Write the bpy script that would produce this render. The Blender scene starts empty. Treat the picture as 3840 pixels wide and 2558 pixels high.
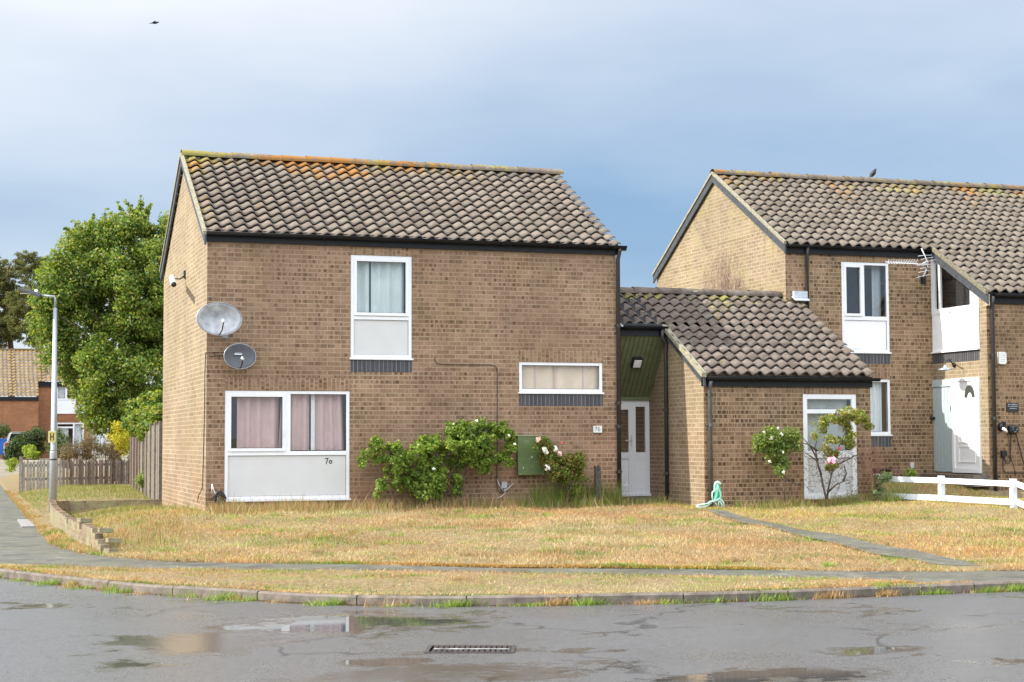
import bpy, math, random
import numpy as np
from mathutils import Vector, Matrix
R = math.radians
random.seed(7); rng = np.random.default_rng(7)
S = bpy.context.scene
COL = S.collection

# ------------------------------------------------------------------ camera
F, PITCH, YAW, ROLL = 6209.54, 0.060276, -0.31874, -0.003738
CAM = Vector((-3.7639, -27.4909, 1.35))
cy, sy, cp, sp, cr, sr = (math.cos(YAW), math.sin(YAW), math.cos(PITCH), math.sin(PITCH), math.cos(ROLL), math.sin(ROLL))
r0 = Vector((cy, sy, 0)); fw = Vector((-sy*cp, cy*cp, sp)); u0 = Vector((sy*sp, -cy*sp, cp))
rt = cr*r0+sr*u0; up = -sr*r0+cr*u0
cam = bpy.data.cameras.new('camera'); co = bpy.data.objects.new('camera', cam); COL.objects.link(co)
M = Matrix((rt, up, -fw)).transposed().to_4x4(); M.translation = CAM
co.matrix_world = M
cam.sensor_width = 36; cam.lens = F/3840*36; cam.clip_start = .1; cam.clip_end = 3000
S.camera = co

def B(px, py, **k):
    """point of the photograph -> point of the plane x=, y= or z= it lies on"""
    X = (px-1920)/F; Z = (1279-py)/F
    d = rt*X+up*Z+fw
    a, v = list(k.items())[0]; i = 'xyz'.index(a)
    t = (v-CAM[i])/d[i]
    return CAM+d*t

# ------------------------------------------------------------------ light
SUN_EL, SUN_DIR = 38.0, Vector((-.997, .079, 0)).normalized()
S.view_settings.view_transform = 'Standard'; S.view_settings.look = 'None'
S.view_settings.exposure = 1.0; S.view_settings.gamma = 1
sd = bpy.data.lights.new('sun', 'SUN'); sd.energy = 3.5; sd.angle = R(.5); sd.color = (1, .96, .87)
so = bpy.data.objects.new('sun', sd); COL.objects.link(so)
tosun = SUN_DIR*math.cos(R(SUN_EL))+Vector((0, 0, math.sin(R(SUN_EL))))
so.rotation_euler = (-tosun).to_track_quat('-Z', 'Y').to_euler()
so.location = (0, 0, 30)

def world():
    w = bpy.data.worlds.new('World'); S.world = w; w.use_nodes = True
    nt = w.node_tree; nt.nodes.clear(); N = nt.nodes.new; L = nt.links.new
    out = N('ShaderNodeOutputWorld')
    sky = N('ShaderNodeTexSky'); sky.sky_type = 'NISHITA'; sky.sun_disc = False
    sky.sun_elevation = R(SUN_EL); sky.sun_rotation = math.atan2(SUN_DIR.x, SUN_DIR.y)
    sky.air_density = 1.0; sky.dust_density = .6; sky.ozone_density = 1.6
    b1 = N('ShaderNodeBackground'); b1.inputs[1].default_value = .07; L(sky.outputs[0], b1.inputs[0])
    tc = N('ShaderNodeTexCoord')
    # cloud sheet: brighter overhead, thinning to blue low over the houses
    mp = N('ShaderNodeMapping'); mp.inputs['Scale'].default_value = (1, 1, 3.2); mp.inputs['Location'].default_value = (.3, .1, .2); L(tc.outputs['Generated'], mp.inputs[0])
    n1 = N('ShaderNodeTexNoise'); n1.inputs['Scale'].default_value = 2.2; n1.inputs['Detail'].default_value = 5; n1.inputs['Roughness'].default_value = .5; L(mp.outputs[0], n1.inputs[0])
    def dotp(v, lo, hi, a=0, b=1):
        d = N('ShaderNodeVectorMath'); d.operation = 'DOT_PRODUCT'; L(tc.outputs['Generated'], d.inputs[0]); d.inputs[1].default_value = v
        m = N('ShaderNodeMapRange'); m.interpolation_type = 'SMOOTHSTEP'; L(d.outputs['Value'], m.inputs[0])
        for i, q in enumerate((lo, hi, a, b)): m.inputs[i+1].default_value = q
        return m.outputs[0]
    def math_(op, a, b):
        m = N('ShaderNodeMath'); m.operation = op
        for i, q in enumerate((a, b)):
            if isinstance(q, (int, float)): m.inputs[i].default_value = q
            else: L(q, m.inputs[i])
        return m.outputs[0]
    el = dotp((0, 0, 1), .10, .30)                    # rises with height
    left = dotp(tuple(rt*-1), -.25, .30)              # brighter towards the west
    base = math_('ADD', math_('MULTIPLY', el, .75), math_('MULTIPLY', left, .32))
    nz = math_('MULTIPLY', math_('SUBTRACT', n1.outputs[0], .5), 1.5)
    msk = math_('ADD', base, nz)
    low = dotp((0, 0, 1), .03, .15, .36, 0)
    msk = math_('ADD', msk, low)
    c = N('ShaderNodeMapRange'); L(msk, c.inputs[0]); c.inputs[1].default_value = .0; c.inputs[2].default_value = 1.05
    cb = N('ShaderNodeMix'); cb.data_type = 'RGBA'
    cb.inputs['A'].default_value = (.20, .335, .525, 1); cb.inputs['B'].default_value = (.80, .82, .85, 1)
    L(c.outputs[0], cb.inputs['Factor'])
    # unseen cloud bank added to light the shaded fronts, dimmed low for window reflections
    back = dotp((-fw.x, -fw.y, .55), .15, .75); lowb = dotp((0, 0, 1), .10, .34)
    ad = math_('MULTIPLY', math_('MULTIPLY', back, lowb), 1.75)
    stg = math_('ADD', .68, ad)
    b2 = N('ShaderNodeBackground'); L(stg, b2.inputs[1]); L(cb.outputs['Result'], b2.inputs[0])
    ms = N('ShaderNodeMixShader'); ms.inputs[0].default_value = .78
    L(b1.outputs[0], ms.inputs[1]); L(b2.outputs[0], ms.inputs[2]); L(ms.outputs[0], out.inputs[0])
world()

# ------------------------------------------------------------------ object helpers
def tag(o, label=None, cat=None, group=None, kind=None):
    if label: o['label'] = label
    if cat: o['category'] = cat
    if group: o['group'] = group
    if kind: o['kind'] = kind
    return o

def thing(name, label, cat, loc=(0, 0, 0), group=None):
    o = bpy.data.objects.new(name, None); COL.objects.link(o); o.location = loc; o.empty_display_size = .2
    tag(o, label, cat, group)
    return o

def place(o, parent):
    COL.objects.link(o)
    if parent is not None:
        o.parent = parent
        if parent.type == 'EMPTY': o.matrix_parent_inverse = Matrix.Translation(-parent.location)
    return o

class MB:
    def __init__(s): s.v = []; s.f = []; s.uv = []
    def face(s, pts, uv=None):
        i = len(s.v); s.v += [tuple(p) for p in pts]; s.f.append(tuple(range(i, i+len(pts))))
        s.uv.append(uv if uv else [(p[0]+p[1], p[2]) for p in pts]); return s
    def box(s, a, b, T=None):
        (x0, y0, z0), (x1, y1, z1) = a, b
        c = [(x0, y0, z0), (x1, y0, z0), (x1, y1, z0), (x0, y1, z0), (x0, y0, z1), (x1, y0, z1), (x1, y1, z1), (x0, y1, z1)]
        T = T or (lambda *p: p)
        c = [tuple(T(*p)) for p in c]; raw = [(x0, y0, z0), (x1, y0, z0), (x1, y1, z0), (x0, y1, z0), (x0, y0, z1), (x1, y0, z1), (x1, y1, z1), (x0, y1, z1)]
        for q in ((0, 1, 5, 4), (1, 2, 6, 5), (2, 3, 7, 6), (3, 0, 4, 7), (4, 5, 6, 7), (3, 2, 1, 0)):
            s.face([c[k] for k in q], [(raw[k][0]+raw[k][1], raw[k][2]) for k in q])
        return s
    def tube(s, pts, r, n=8, cap=True):
        pts = [Vector(p) for p in pts]; rs = r if isinstance(r, (list, tuple)) else [r]*len(pts)
        base = len(s.v); pn = None
        for k, p in enumerate(pts):
            d = (pts[min(k+1, len(pts)-1)]-pts[max(k-1, 0)]).normalized()
            if pn is None:
                pn = d.cross(Vector((0, 0, 1)) if abs(d.z) < .9 else Vector((1, 0, 0))).normalized()
            else: pn = (pn-d*pn.dot(d)).normalized()
            b = d.cross(pn)
            for j in range(n):
                a = 2*math.pi*j/n; s.v.append(tuple(p+(pn*math.cos(a)+b*math.sin(a))*rs[k]))
        for k in range(len(pts)-1):
            for j in range(n):
                q = (base+k*n+j, base+k*n+(j+1) % n, base+(k+1)*n+(j+1) % n, base+(k+1)*n+j)
                s.f.append(q); s.uv.append([(j/n, k), ((j+1)/n, k), ((j+1)/n, k+1), (j/n, k+1)])
        if cap:
            s.f.append(tuple(base+j for j in range(n))[::-1]); s.uv.append([(0, 0)]*n)
            s.f.append(tuple(base+(len(pts)-1)*n+j for j in range(n))); s.uv.append([(0, 0)]*n)
        return s
    def prism(s, poly, dirv):
        """extrude closed 3D polygon by vector"""
        d = Vector(dirv); p = [Vector(q) for q in poly]; n = len(p)
        s.face(p[::-1]); s.face([q+d for q in p])
        for i in range(n): s.face([p[i], p[(i+1) % n], p[(i+1) % n]+d, p[i]+d])
        return s
    def lathe(s, prof, c, ax='z', n=24, T=None):
        T = T or (lambda x, y, z: (c[0]+x, c[1]+y, c[2]+z))
        base = len(s.v)
        for r, h in prof:
            for j in range(n):
                a = 2*math.pi*j/n; s.v.append(tuple(T(r*math.cos(a), r*math.sin(a), h)))
        for k in range(len(prof)-1):
            for j in range(n):
                s.f.append((base+k*n+j, base+k*n+(j+1) % n, base+(k+1)*n+(j+1) % n, base+(k+1)*n+j)); s.uv.append([(0, 0)]*4)
        return s
    def build(s, name, mat, parent=None, smooth=False, bevel=0, fix=True):
        me = bpy.data.meshes.new(name); me.from_pydata(s.v, [], s.f)
        ul = me.uv_layers.new(name='UVMap'); flat = [c for f in s.uv for p in f for c in p]
        ul.data.foreach_set('uv', flat)
        me.materials.append(mat)
        if fix:
            import bmesh
            bm = bmesh.new(); bm.from_mesh(me); bmesh.ops.remove_doubles(bm, verts=bm.verts, dist=1e-5)
            bmesh.ops.recalc_face_normals(bm, faces=bm.faces)
            bm.to_mesh(me); bm.free()
        if smooth: me.shade_smooth()
        o = bpy.data.objects.new(name, me)
        if bevel:
            m = o.modifiers.new('bevel', 'BEVEL'); m.width = bevel; m.segments = 2; m.limit_method = 'ANGLE'
        return place(o, parent)

def npmesh(name, verts, faces, mat, parent=None, col=None, smooth=False, colname='col'):
    """verts (N,3), faces (M,k) with constant k, col (M,3) per face colour"""
    verts = np.asarray(verts, np.float32); faces = np.asarray(faces, np.int32); m, k = faces.shape
    me = bpy.data.meshes.new(name); me.vertices.add(len(verts)); me.vertices.foreach_set('co', verts.ravel())
    me.loops.add(m*k); me.loops.foreach_set('vertex_index', faces.ravel())
    me.polygons.add(m); me.polygons.foreach_set('loop_start', np.arange(0, m*k, k, dtype=np.int32))
    me.polygons.foreach_set('loop_total', np.full(m, k, np.int32))
    if smooth: me.polygons.foreach_set('use_smooth', np.ones(m, bool))
    me.update(); me.validate()
    if col is not None:
        a = me.attributes.new(colname, 'FLOAT_COLOR', 'FACE'); c = np.ones((m, 4), np.float32); c[:, :3] = col
        a.data.foreach_set('color', c.ravel())
    me.materials.append(mat)
    return place(bpy.data.objects.new(name, me), parent)

# ------------------------------------------------------------------ materials
def newmat(name):
    m = bpy.data.materials.new(name); m.use_nodes = True; nt = m.node_tree
    return m, nt, nt.nodes['Principled BSDF'], nt.nodes.new, nt.links.new
def simple(name, c, rough=.6, metal=0, spec=.5, noise=.12, nscale=12, bump=0):
    m, nt, p, N, L = newmat(name)
    p.inputs['Roughness'].default_value = rough; p.inputs['Metallic'].default_value = metal; p.inputs['Specular IOR Level'].default_value = spec
    tc = N('ShaderNodeTexCoord'); n = N('ShaderNodeTexNoise'); n.inputs['Scale'].default_value = nscale; n.inputs['Detail'].default_value = 4
    L(tc.outputs['Object'], n.inputs[0])
    r = N('ShaderNodeMapRange'); L(n.outputs[0], r.inputs[0]); r.inputs[1].default_value = .3; r.inputs[2].default_value = .7; r.inputs[3].default_value = 1-noise; r.inputs[4].default_value = 1+noise
    mx = N('ShaderNodeVectorMath'); mx.operation = 'SCALE'; mx.inputs[0].default_value = c; L(r.outputs[0], mx.inputs['Scale'])
    L(mx.outputs[0], p.inputs['Base Color'])
    if bump:
        b = N('ShaderNodeBump'); b.inputs['Strength'].default_value = bump; b.inputs['Distance'].default_value = .02; L(n.outputs[0], b.inputs['Height']); L(b.outputs[0], p.inputs['Normal'])
    return m

class G:  # tiny node-graph helper
    def __init__(s, nt): s.nt = nt; s.N = nt.nodes.new; s.L = nt.links.new
    def _in(s, sock, v):
        if hasattr(v, 'is_output') or isinstance(v, bpy.types.NodeSocket): s.L(v, sock)
        elif isinstance(v, tuple) and len(v) == 3 and sock.type == 'RGBA': sock.default_value = (*v, 1)
        else: sock.default_value = v
    def m(s, op, a, b=0.0, c=None):
        n = s.N('ShaderNodeMath'); n.operation = op; s._in(n.inputs[0], a); s._in(n.inputs[1], b)
        if c is not None: s._in(n.inputs[2], c)
        return n.outputs[0]
    def mr(s, v, a, b, c=0., d=1., smooth=False):
        n = s.N('ShaderNodeMapRange'); s._in(n.inputs[0], v)
        if smooth: n.interpolation_type = 'SMOOTHSTEP'
        for i, q in enumerate((a, b, c, d)): n.inputs[i+1].default_value = q
        return n.outputs[0]
    def mix(s, f, a, b, bt='MIX'):
        n = s.N('ShaderNodeMix'); n.data_type = 'RGBA'; n.blend_type = bt; s._in(n.inputs['Factor'], f); s._in(n.inputs['A'], a); s._in(n.inputs['B'], b)
        return n.outputs['Result']
    def noise(s, vec, sc, det=3, rough=.5, dist=0, out=0):
        n = s.N('ShaderNodeTexNoise'); s.L(vec, n.inputs[0]); n.inputs['Scale'].default_value = sc; n.inputs['Detail'].default_value = det; n.inputs['Roughness'].default_value = rough; n.inputs['Distortion'].default_value = dist
        return n.outputs[out]
    def xyz(s, v):
        n = s.N('ShaderNodeSeparateXYZ'); s.L(v, n.inputs[0]); return n.outputs
    def comb(s, x, y, z=0.):
        n = s.N('ShaderNodeCombineXYZ'); s._in(n.inputs[0], x); s._in(n.inputs[1], y); s._in(n.inputs[2], z); return n.outputs[0]
    def wn(s, v):
        n = s.N('ShaderNodeTexWhiteNoise'); n.noise_dimensions = '3D'; s.L(v, n.inputs[0]); return n.outputs['Value']
    def mapp(s, v, sc=(1, 1, 1), loc=(0, 0, 0)):
        n = s.N('ShaderNodeMapping'); s.L(v, n.inputs[0]); n.inputs['Scale'].default_value = sc; n.inputs['Location'].default_value = loc; return n.outputs[0]

def brick_mat(name, c1, c2, mort, dot=(.085, .047, .024), dots=1., lichen=0., swap=False, dotlo=.45, sq=False):
    m, nt, p, N, L = newmat(name); g = G(nt)
    uvn = N('ShaderNodeTexCoord'); uv = uvn.outputs['UV']; ob = uvn.outputs['Object']
    x, y, z = g.xyz(uv)
    if swap: x, y = y, x
    v = g.comb(x, y)
    bt = N('ShaderNodeTexBrick'); L(v, bt.inputs['Vector']); bt.offset = .5; bt.inputs['Scale'].default_value = 1
    bt.inputs['Brick Width'].default_value = .225; bt.inputs['Row Height'].default_value = .075
    bt.inputs['Mortar Size'].default_value = .0075; bt.inputs['Mortar Smooth'].default_value = .35; bt.inputs['Bias'].default_value = 0
    bt.inputs['Color1'].default_value = (*c1, 1); bt.inputs['Color2'].default_value = (*c2, 1); bt.inputs['Mortar'].default_value = (*mort, 1)
    # extra per-header variation
    row = g.m('FLOOR', g.m('DIVIDE', y, .075))
    off = g.m('MULTIPLY', g.wn(g.comb(row, 3.7)), .11)
    cx = g.m('DIVIDE', g.m('ADD', x, off), .0885)
    cell = g.m('FLOOR', cx); rnd = g.wn(g.comb(cell, row, 1.)); rnd2 = g.wn(g.comb(cell, row, 7.)); rrow = g.wn(g.comb(row, 11.))
    fx = g.m('ABSOLUTE', g.m('SUBTRACT', g.m('FRACT', cx), .5)); fy = g.m('ABSOLUTE', g.m('SUBTRACT', g.m('FRACT', g.m('DIVIDE', y, .075)), .5))
    sc = N('ShaderNodeVectorMath'); sc.operation = 'SCALE'; L(uv, sc.inputs[0]); sc.inputs['Scale'].default_value = 1
    wob = g.noise(v, 45, 2, .6)
    d = g.m('ADD', g.m('SQRT', g.m('ADD', g.m('MULTIPLY', fx, fx), g.m('MULTIPLY', g.m('MULTIPLY', fy, fy), .8))), g.m('MULTIPLY', g.m('SUBTRACT', wob, .5), .34))
    blob = g.mr(d, .20, .42, 1, 0, True)
    if sq: d = g.m('ADD', g.m('MAXIMUM', fx, g.m('MULTIPLY', fy, .9)), g.m('MULTIPLY', g.m('SUBTRACT', wob, .5), .26)); blob = g.mr(d, .30, .42, 1, 0, True)
    zone = g.noise(v, .9, 3, .6)
    thr = g.m('ADD', g.m('MULTIPLY', g.m('SUBTRACT', zone, .5), 1.5), g.m('MULTIPLY', g.m('SUBTRACT', rrow, .5), .75))
    on = g.m('ADD', g.mr(g.m('ADD', rnd, thr), dotlo-.25, dotlo+.75, 0, .85, True), g.mr(rnd, .1, .5, 0, .15))
    amt = g.m('MULTIPLY', g.m('MULTIPLY', blob, on), g.m('MULTIPLY', g.mr(rnd2, 0, 1, .3, .9), dots))
    # whole dark stretchers here and there
    lng = g.wn(g.comb(g.m('FLOOR', g.m('DIVIDE', g.m('ADD', x, g.m('MULTIPLY', row, .1125)), .225)), row, 5.))
    dark = g.m('MULTIPLY', g.mr(lng, .92, .98, 0, .40*dots), g.mr(fy, .38, .44, 1, 0))
    col = g.mix(g.mr(g.noise(ob, .55, 3), .35, .7, 0, .45), bt.outputs[0], tuple(q*.8 for q in c1))
    hv = g.m('MULTIPLY', g.mr(g.wn(g.comb(cell, row, 21.)), 0, 1, .92, 1.06), g.m('MULTIPLY', g.mr(g.noise(v, 30, 4, .8), .3, .7, .82, 1.14), g.mr(g.noise(v, .7, 5, .65), .35, .65, .84, 1.12)))
    hm = N('ShaderNodeVectorMath'); hm.operation = 'SCALE'; L(col, hm.inputs[0]); L(hv, hm.inputs['Scale']); col = hm.outputs[0]
    notm = g.m('SUBTRACT', 1., bt.outputs['Fac'])
    col = g.mix(g.m('MULTIPLY', amt, notm), col, dot); col = g.mix(g.m('MULTIPLY', dark, notm), col, dot)
    # pinker low, greener high: weathering
    zz = g.xyz(ob)[2]
    pk = g.m('MULTIPLY', g.mr(zz, .3, 2.6, .5, 0), g.mr(g.noise(ob, 1.2, 3), .35, .65))
    col = g.mix(pk, col, (.95, .72, .66), 'MULTIPLY')
    gr = g.m('MULTIPLY', g.mr(g.noise(g.mapp(ob, (1, 1, .6)), .8, 4, .65), .48, .7), g.mr(zz, .5, 4, .2, .55))
    col = g.mix(gr, col, (.78, .82, .60), 'MULTIPLY')
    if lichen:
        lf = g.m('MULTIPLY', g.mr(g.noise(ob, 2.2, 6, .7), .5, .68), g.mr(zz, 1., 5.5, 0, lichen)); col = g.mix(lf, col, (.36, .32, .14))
    st = g.mr(g.noise(g.mapp(ob, (3, 3, .35)), 1.5, 4, .6), .56, .72, 0, .28); col = g.mix(st, col, (.10, .09, .07))
    L(col, p.inputs['Base Color']); p.inputs['Roughness'].default_value = .88; p.inputs['Specular IOR Level'].default_value = .25
    b = N('ShaderNodeBump'); b.inputs['Strength'].default_value = .7; b.inputs['Distance'].default_value = .006
    h = g.m('ADD', g.m('MULTIPLY', notm, 1.), g.m('MULTIPLY', wob, .35)); L(h, b.inputs['Height']); L(b.outputs[0], p.inputs['Normal'])
    return m

def tile_mat(name, base=(.165, .129, .101), lich=.5, patch=None, edge=False):
    m, nt, p, N, L = newmat(name); g = G(nt)
    tcn = N('ShaderNodeTexCoord'); ob = tcn.outputs['Object']; uv = tcn.outputs['UV']
    at = N('ShaderNodeAttribute'); at.attribute_name = 'col'; a = g.xyz(at.outputs['Vector'])   # x: random per tile, y: closeness to ridge, z: lip
    n1 = g.noise(ob, 6, 5, .65); n2 = g.noise(ob, 26, 4, .7); n3 = g.noise(ob, 1.3, 3)
    col = g.mix(a[0], tuple(q*.78 for q in base), tuple(q*1.2 for q in base))
    col = g.mix(g.mr(n1, .42, .7, 0, .6), col, (.25, .23, .19))
    col = g.mix(g.mr(n2, .56, .68, 0, .45), col, (.07, .058, .05))
    col = g.mix(g.mr(g.noise(ob, 11, 5, .75), .63, .70, 0, .85), col, (.42, .42, .36))
    ridge = a[1]
    yl = g.m('ADD', g.mr(n3, .25, .8, -.15, .15), g.m('MULTIPLY', g.m('POWER', ridge, 6.), .17))
    hue = g.noise(ob, .9, 2)
    if patch:
        pt = g.mr(g.m('ABSOLUTE', g.m('SUBTRACT', g.xyz(ob)[0], patch[0])), patch[1]*.3, patch[1], 1, 0, True)
        pt = g.m('MULTIPLY', pt, g.mr(ridge, .45, .95, 0, 1)); yl = g.m('ADD', yl, g.m('MULTIPLY', pt, .115)); hue = g.m('ADD', hue, g.m('MULTIPLY', pt, .4))
    if edge: yl = g.m('ADD', yl, g.mr(g.xyz(ob)[0], .05, .75, .15, 0))
    lf = g.mr(g.m('ADD', g.noise(ob, 7.5, 6, .75), yl), .66, .76, 0, lich)
    lc = g.mix(g.mr(hue, .42, .6), (.29, .26, .07), (.34, .15, .03))
    col = g.mix(lf, col, lc)
    L(col, p.inputs['Base Color']); p.inputs['Roughness'].default_value = .9; p.inputs['Specular IOR Level'].default_value = .12
    b = N('ShaderNodeBump'); b.inputs['Strength'].default_value = .5; b.inputs['Distance'].default_value = .01; L(n2, b.inputs['Height']); L(b.outputs[0], p.inputs['Normal'])
    return m

def glass_mat(name, tint=(1, 1, 1), refl=.12):
    m, nt, p, N, L = newmat(name); nt.nodes.remove(p); out = nt.nodes['Material Output']
    lwn = N('ShaderNodeLayerWeight'); lwn.inputs[0].default_value = .5
    pwn = N('ShaderNodeMath'); pwn.operation = 'POWER'; L(lwn.outputs['Facing'], pwn.inputs[0]); pwn.inputs[1].default_value = 5
    mr = N('ShaderNodeMapRange'); L(pwn.outputs[0], mr.inputs[0]); mr.inputs[3].default_value = refl; mr.inputs[4].default_value = .9
    t = N('ShaderNodeBsdfTransparent'); t.inputs[0].default_value = (*tint, 1)
    gl = N('ShaderNodeBsdfGlossy'); gl.inputs['Roughness'].default_value = .015
    nz = N('ShaderNodeTexNoise'); nz.inputs['Scale'].default_value = 1.5; tc = N('ShaderNodeTexCoord'); L(tc.outputs['Object'], nz.inputs[0])
    b = N('ShaderNodeBump'); b.inputs['Strength'].default_value = .06; b.inputs['Distance'].default_value = .05; L(nz.outputs[0], b.inputs['Height']); L(b.outputs[0], gl.inputs['Normal'])
    mx = N('ShaderNodeMixShader'); L(mr.outputs[0], mx.inputs[0]); L(t.outputs[0], mx.inputs[1]); L(gl.outputs[0], mx.inputs[2]); L(mx.outputs[0], out.inputs[0])
    return m

def leaf_mat(name, trans=.42, rough=.55, spec=.35):
    m, nt, p, N, L = newmat(name)
    at = N('ShaderNodeAttribute'); at.attribute_name = 'col'
    L(at.outputs['Color'], p.inputs['Base Color']); p.inputs['Roughness'].default_value = rough; p.inputs['Specular IOR Level'].default_value = spec
    tr = N('ShaderNodeBsdfTranslucent')
    mu = N('ShaderNodeMix'); mu.data_type = 'RGBA'; mu.blend_type = 'MULTIPLY'; mu.inputs['Factor'].default_value = 1; L(at.outputs['Color'], mu.inputs['A']); mu.inputs['B'].default_value = (1.6, 1.5, .7, 1)
    L(mu.outputs['Result'], tr.inputs[0])
    mx = N('ShaderNodeMixShader'); mx.inputs[0].default_value = trans; L(p.outputs[0], mx.inputs[1]); L(tr.outputs[0], mx.inputs[2]); L(mx.outputs[0], nt.nodes['Material Output'].inputs[0])
    return m

BR = dict(c1=(.345, .222, .142), c2=(.24, .148, .09), mort=(.42, .32, .215))
m_brick = brick_mat('brick_brown', **BR)
m_brickn = brick_mat('brick_brown_strong', c1=(.335, .222, .135), c2=(.25, .16, .092), mort=(.43, .32, .205), dot=(.085, .05, .026), dots=1.2, dotlo=.22, sq=True)
m_bricks_sunlit = brick_mat('brick_side_sunlit', c1=(.33, .25, .165), c2=(.26, .19, .12), mort=(.46, .375, .265), dots=.65, lichen=.5)  # same brick as the front, sunlit paleness put into its colours, plus lichen
m_bricksold = brick_mat('brick_soldier', **BR, swap=True)
m_brickfar = brick_mat('brick_orange', c1=(.38, .16, .075), c2=(.28, .12, .06), mort=(.35, .22, .13), dots=.3)
m_tile = tile_mat('roof_tile', lich=.85, patch=(2.55, 1.1), edge=True)
m_tile2 = tile_mat('roof_tile_neighbour', base=(.16, .126, .098), lich=.85)
m_tile3 = tile_mat('roof_tile_link', base=(.13, .098, .08), lich=.95)
m_tilefar = tile_mat('roof_tile_far', base=(.24, .155, .07), lich=.95)
m_black = simple('black_fascia', (.008, .008, .009), .5, spec=.3, noise=.3)
m_barge = simple('bargeboard_paint', (.055, .06, .068), .5, noise=.3)
m_pipe = simple('downpipe_plastic', (.035, .032, .03), .4, noise=.2)
m_pipeg = simple('downpipe_grey', (.085, .085, .082), .4, noise=.2)
m_verge = simple('verge_mortar', (.27, .245, .17), .9, noise=.3, nscale=20, bump=.6)
m_upvc = simple('white_upvc', (.80, .80, .80), .35, noise=.03)
m_panel = simple('grey_panel', (.60, .59, .57), .5, noise=.03, nscale=3)
m_white = simple('white_panel', (.82, .82, .82), .5, noise=.03)
m_sillb = None
m_glass = glass_mat('window_glass', (.97, .98, .98), .085)
m_glassd = glass_mat('door_glass', (.85, .85, .85), .09)
m_dark = simple('dark_room', (.02, .02, .022), .9)
m_metal = simple('galvanised', (.42, .44, .46), .45, metal=.7, noise=.12, nscale=25)
m_alum = simple('aluminium', (.72, .73, .74), .4, metal=.55)
m_cable = simple('black_cable', (.02, .018, .016), .6)
m_cableb = simple('brown_cable', (.09, .06, .04), .7)
m_lead = simple('lead_flashing', (.50, .54, .58), .5, metal=.15, noise=.25, nscale=14)
m_green = simple('green_cabinet', (.115, .165, .055), .55, noise=.12, nscale=9)
m_leaf = leaf_mat('leaves'); m_blade = leaf_mat('grass_blades', .25, .7, .2)
m_bark = simple('bark', (.10, .075, .055), .95, noise=.4, nscale=20, bump=1)
m_twig = simple('twigs', (.11, .08, .06), .95, noise=.3)
m_blackp = simple('black_plastic', (.012, .012, .013), .3)
m_whitep = simple('white_plastic', (.78, .78, .76), .4)
m_bird = simple('bird_plumage', (.012, .012, .015), .5)

def soldier_mat(name, c, j):
    m, nt, p, N, L = newmat(name); g = G(nt); uv = N('ShaderNodeTexCoord').outputs['UV']; x, y, z = g.xyz(uv)
    f = g.m('DIVIDE', x, .075); w = g.wn(g.comb(g.m('FLOOR', f), 0.)); d = g.m('ABSOLUTE', g.m('SUBTRACT', g.m('FRACT', f), .5))
    col = g.mix(w, tuple(q*.75 for q in c), tuple(q*1.25 for q in c)); col = g.mix(g.mr(g.noise(uv, 30, 3), .4, .7, 0, .4), col, tuple(q*.5 for q in c))
    jt = g.mr(d, .43, .47); jw = g.wn(g.comb(g.m('FLOOR', g.m('ADD', f, .5)), 4.)); jt = g.m('MULTIPLY', jt, g.mr(jw, 0, 1, .35, 1))
    L(g.mix(jt, col, j), p.inputs['Base Color']); p.inputs['Roughness'].default_value = .5; return m
m_sillb = soldier_mat('blue_engineering_brick', (.055, .055, .062), (.32, .30, .28))

def lettering(name, text, size, loc, rot, mat, parent, ext=.002, font=None, align='LEFT'):
    c = bpy.data.curves.new(name, 'FONT'); c.body = text; c.size = size; c.extrude = ext; c.align_x = align
    o = bpy.data.objects.new(name+'_tmp', c); COL.objects.link(o)
    dg = bpy.context.evaluated_depsgraph_get(); me = bpy.data.meshes.new_from_object(o.evaluated_get(dg))
    bpy.data.objects.remove(o); me.name = name; me.materials.clear(); me.materials.append(mat)
    me.transform(Matrix.Translation(loc) @ rot)
    return place(bpy.data.objects.new(name, me), parent)
ROTF = Matrix.Rotation(R(90), 4, 'X')        # text facing -Y

# ------------------------------------------------------------------ building helpers
def FR(y0):   # local (u, n, v) on a wall facing -Y; n = distance outwards
    return lambda u, n, v: (u, y0-n, v)
def FL(x0):   # wall facing -X; u runs along -Y (left to right as seen)
    return lambda u, n, v: (x0-n, -u, v)

def wallface(mb, T, u0, u1, v0, v1, holes=(), reveal=.13, top=None):
    us = sorted({u0, u1, *[h[0] for h in holes], *[h[1] for h in holes]}); vs = sorted({v0, v1, *[h[2] for h in holes], *[h[3] for h in holes]})
    us = [q for q in us if u0 <= q <= u1]; vs = [q for q in vs if v0 <= q <= v1]
    for a, b in zip(us, us[1:]):
        for c, d in zip(vs, vs[1:]):
            if any(h[0] <= (a+b)/2 <= h[1] and h[2] <= (c+d)/2 <= h[3] for h in holes): continue
            q = [(a, c), (b, c), (b, d), (a, d)]; mb.face([T(u, 0, v) for u, v in q], q)
    for h in holes:
        a, b, c, d = h[:4]; r = -reveal
        for (p, q) in (((a, c), (a, d)), ((b, c), (b, d)), ((a, c), (b, c)), ((a, d), (b, d))):
            mb.face([T(p[0], 0, p[1]), T(q[0], 0, q[1]), T(q[0], r, q[1]), T(p[0], r, p[1])], [(p[0], p[1]), (q[0], q[1]), (q[0]+.13, q[1]), (p[0]+.13, p[1])])

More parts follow.
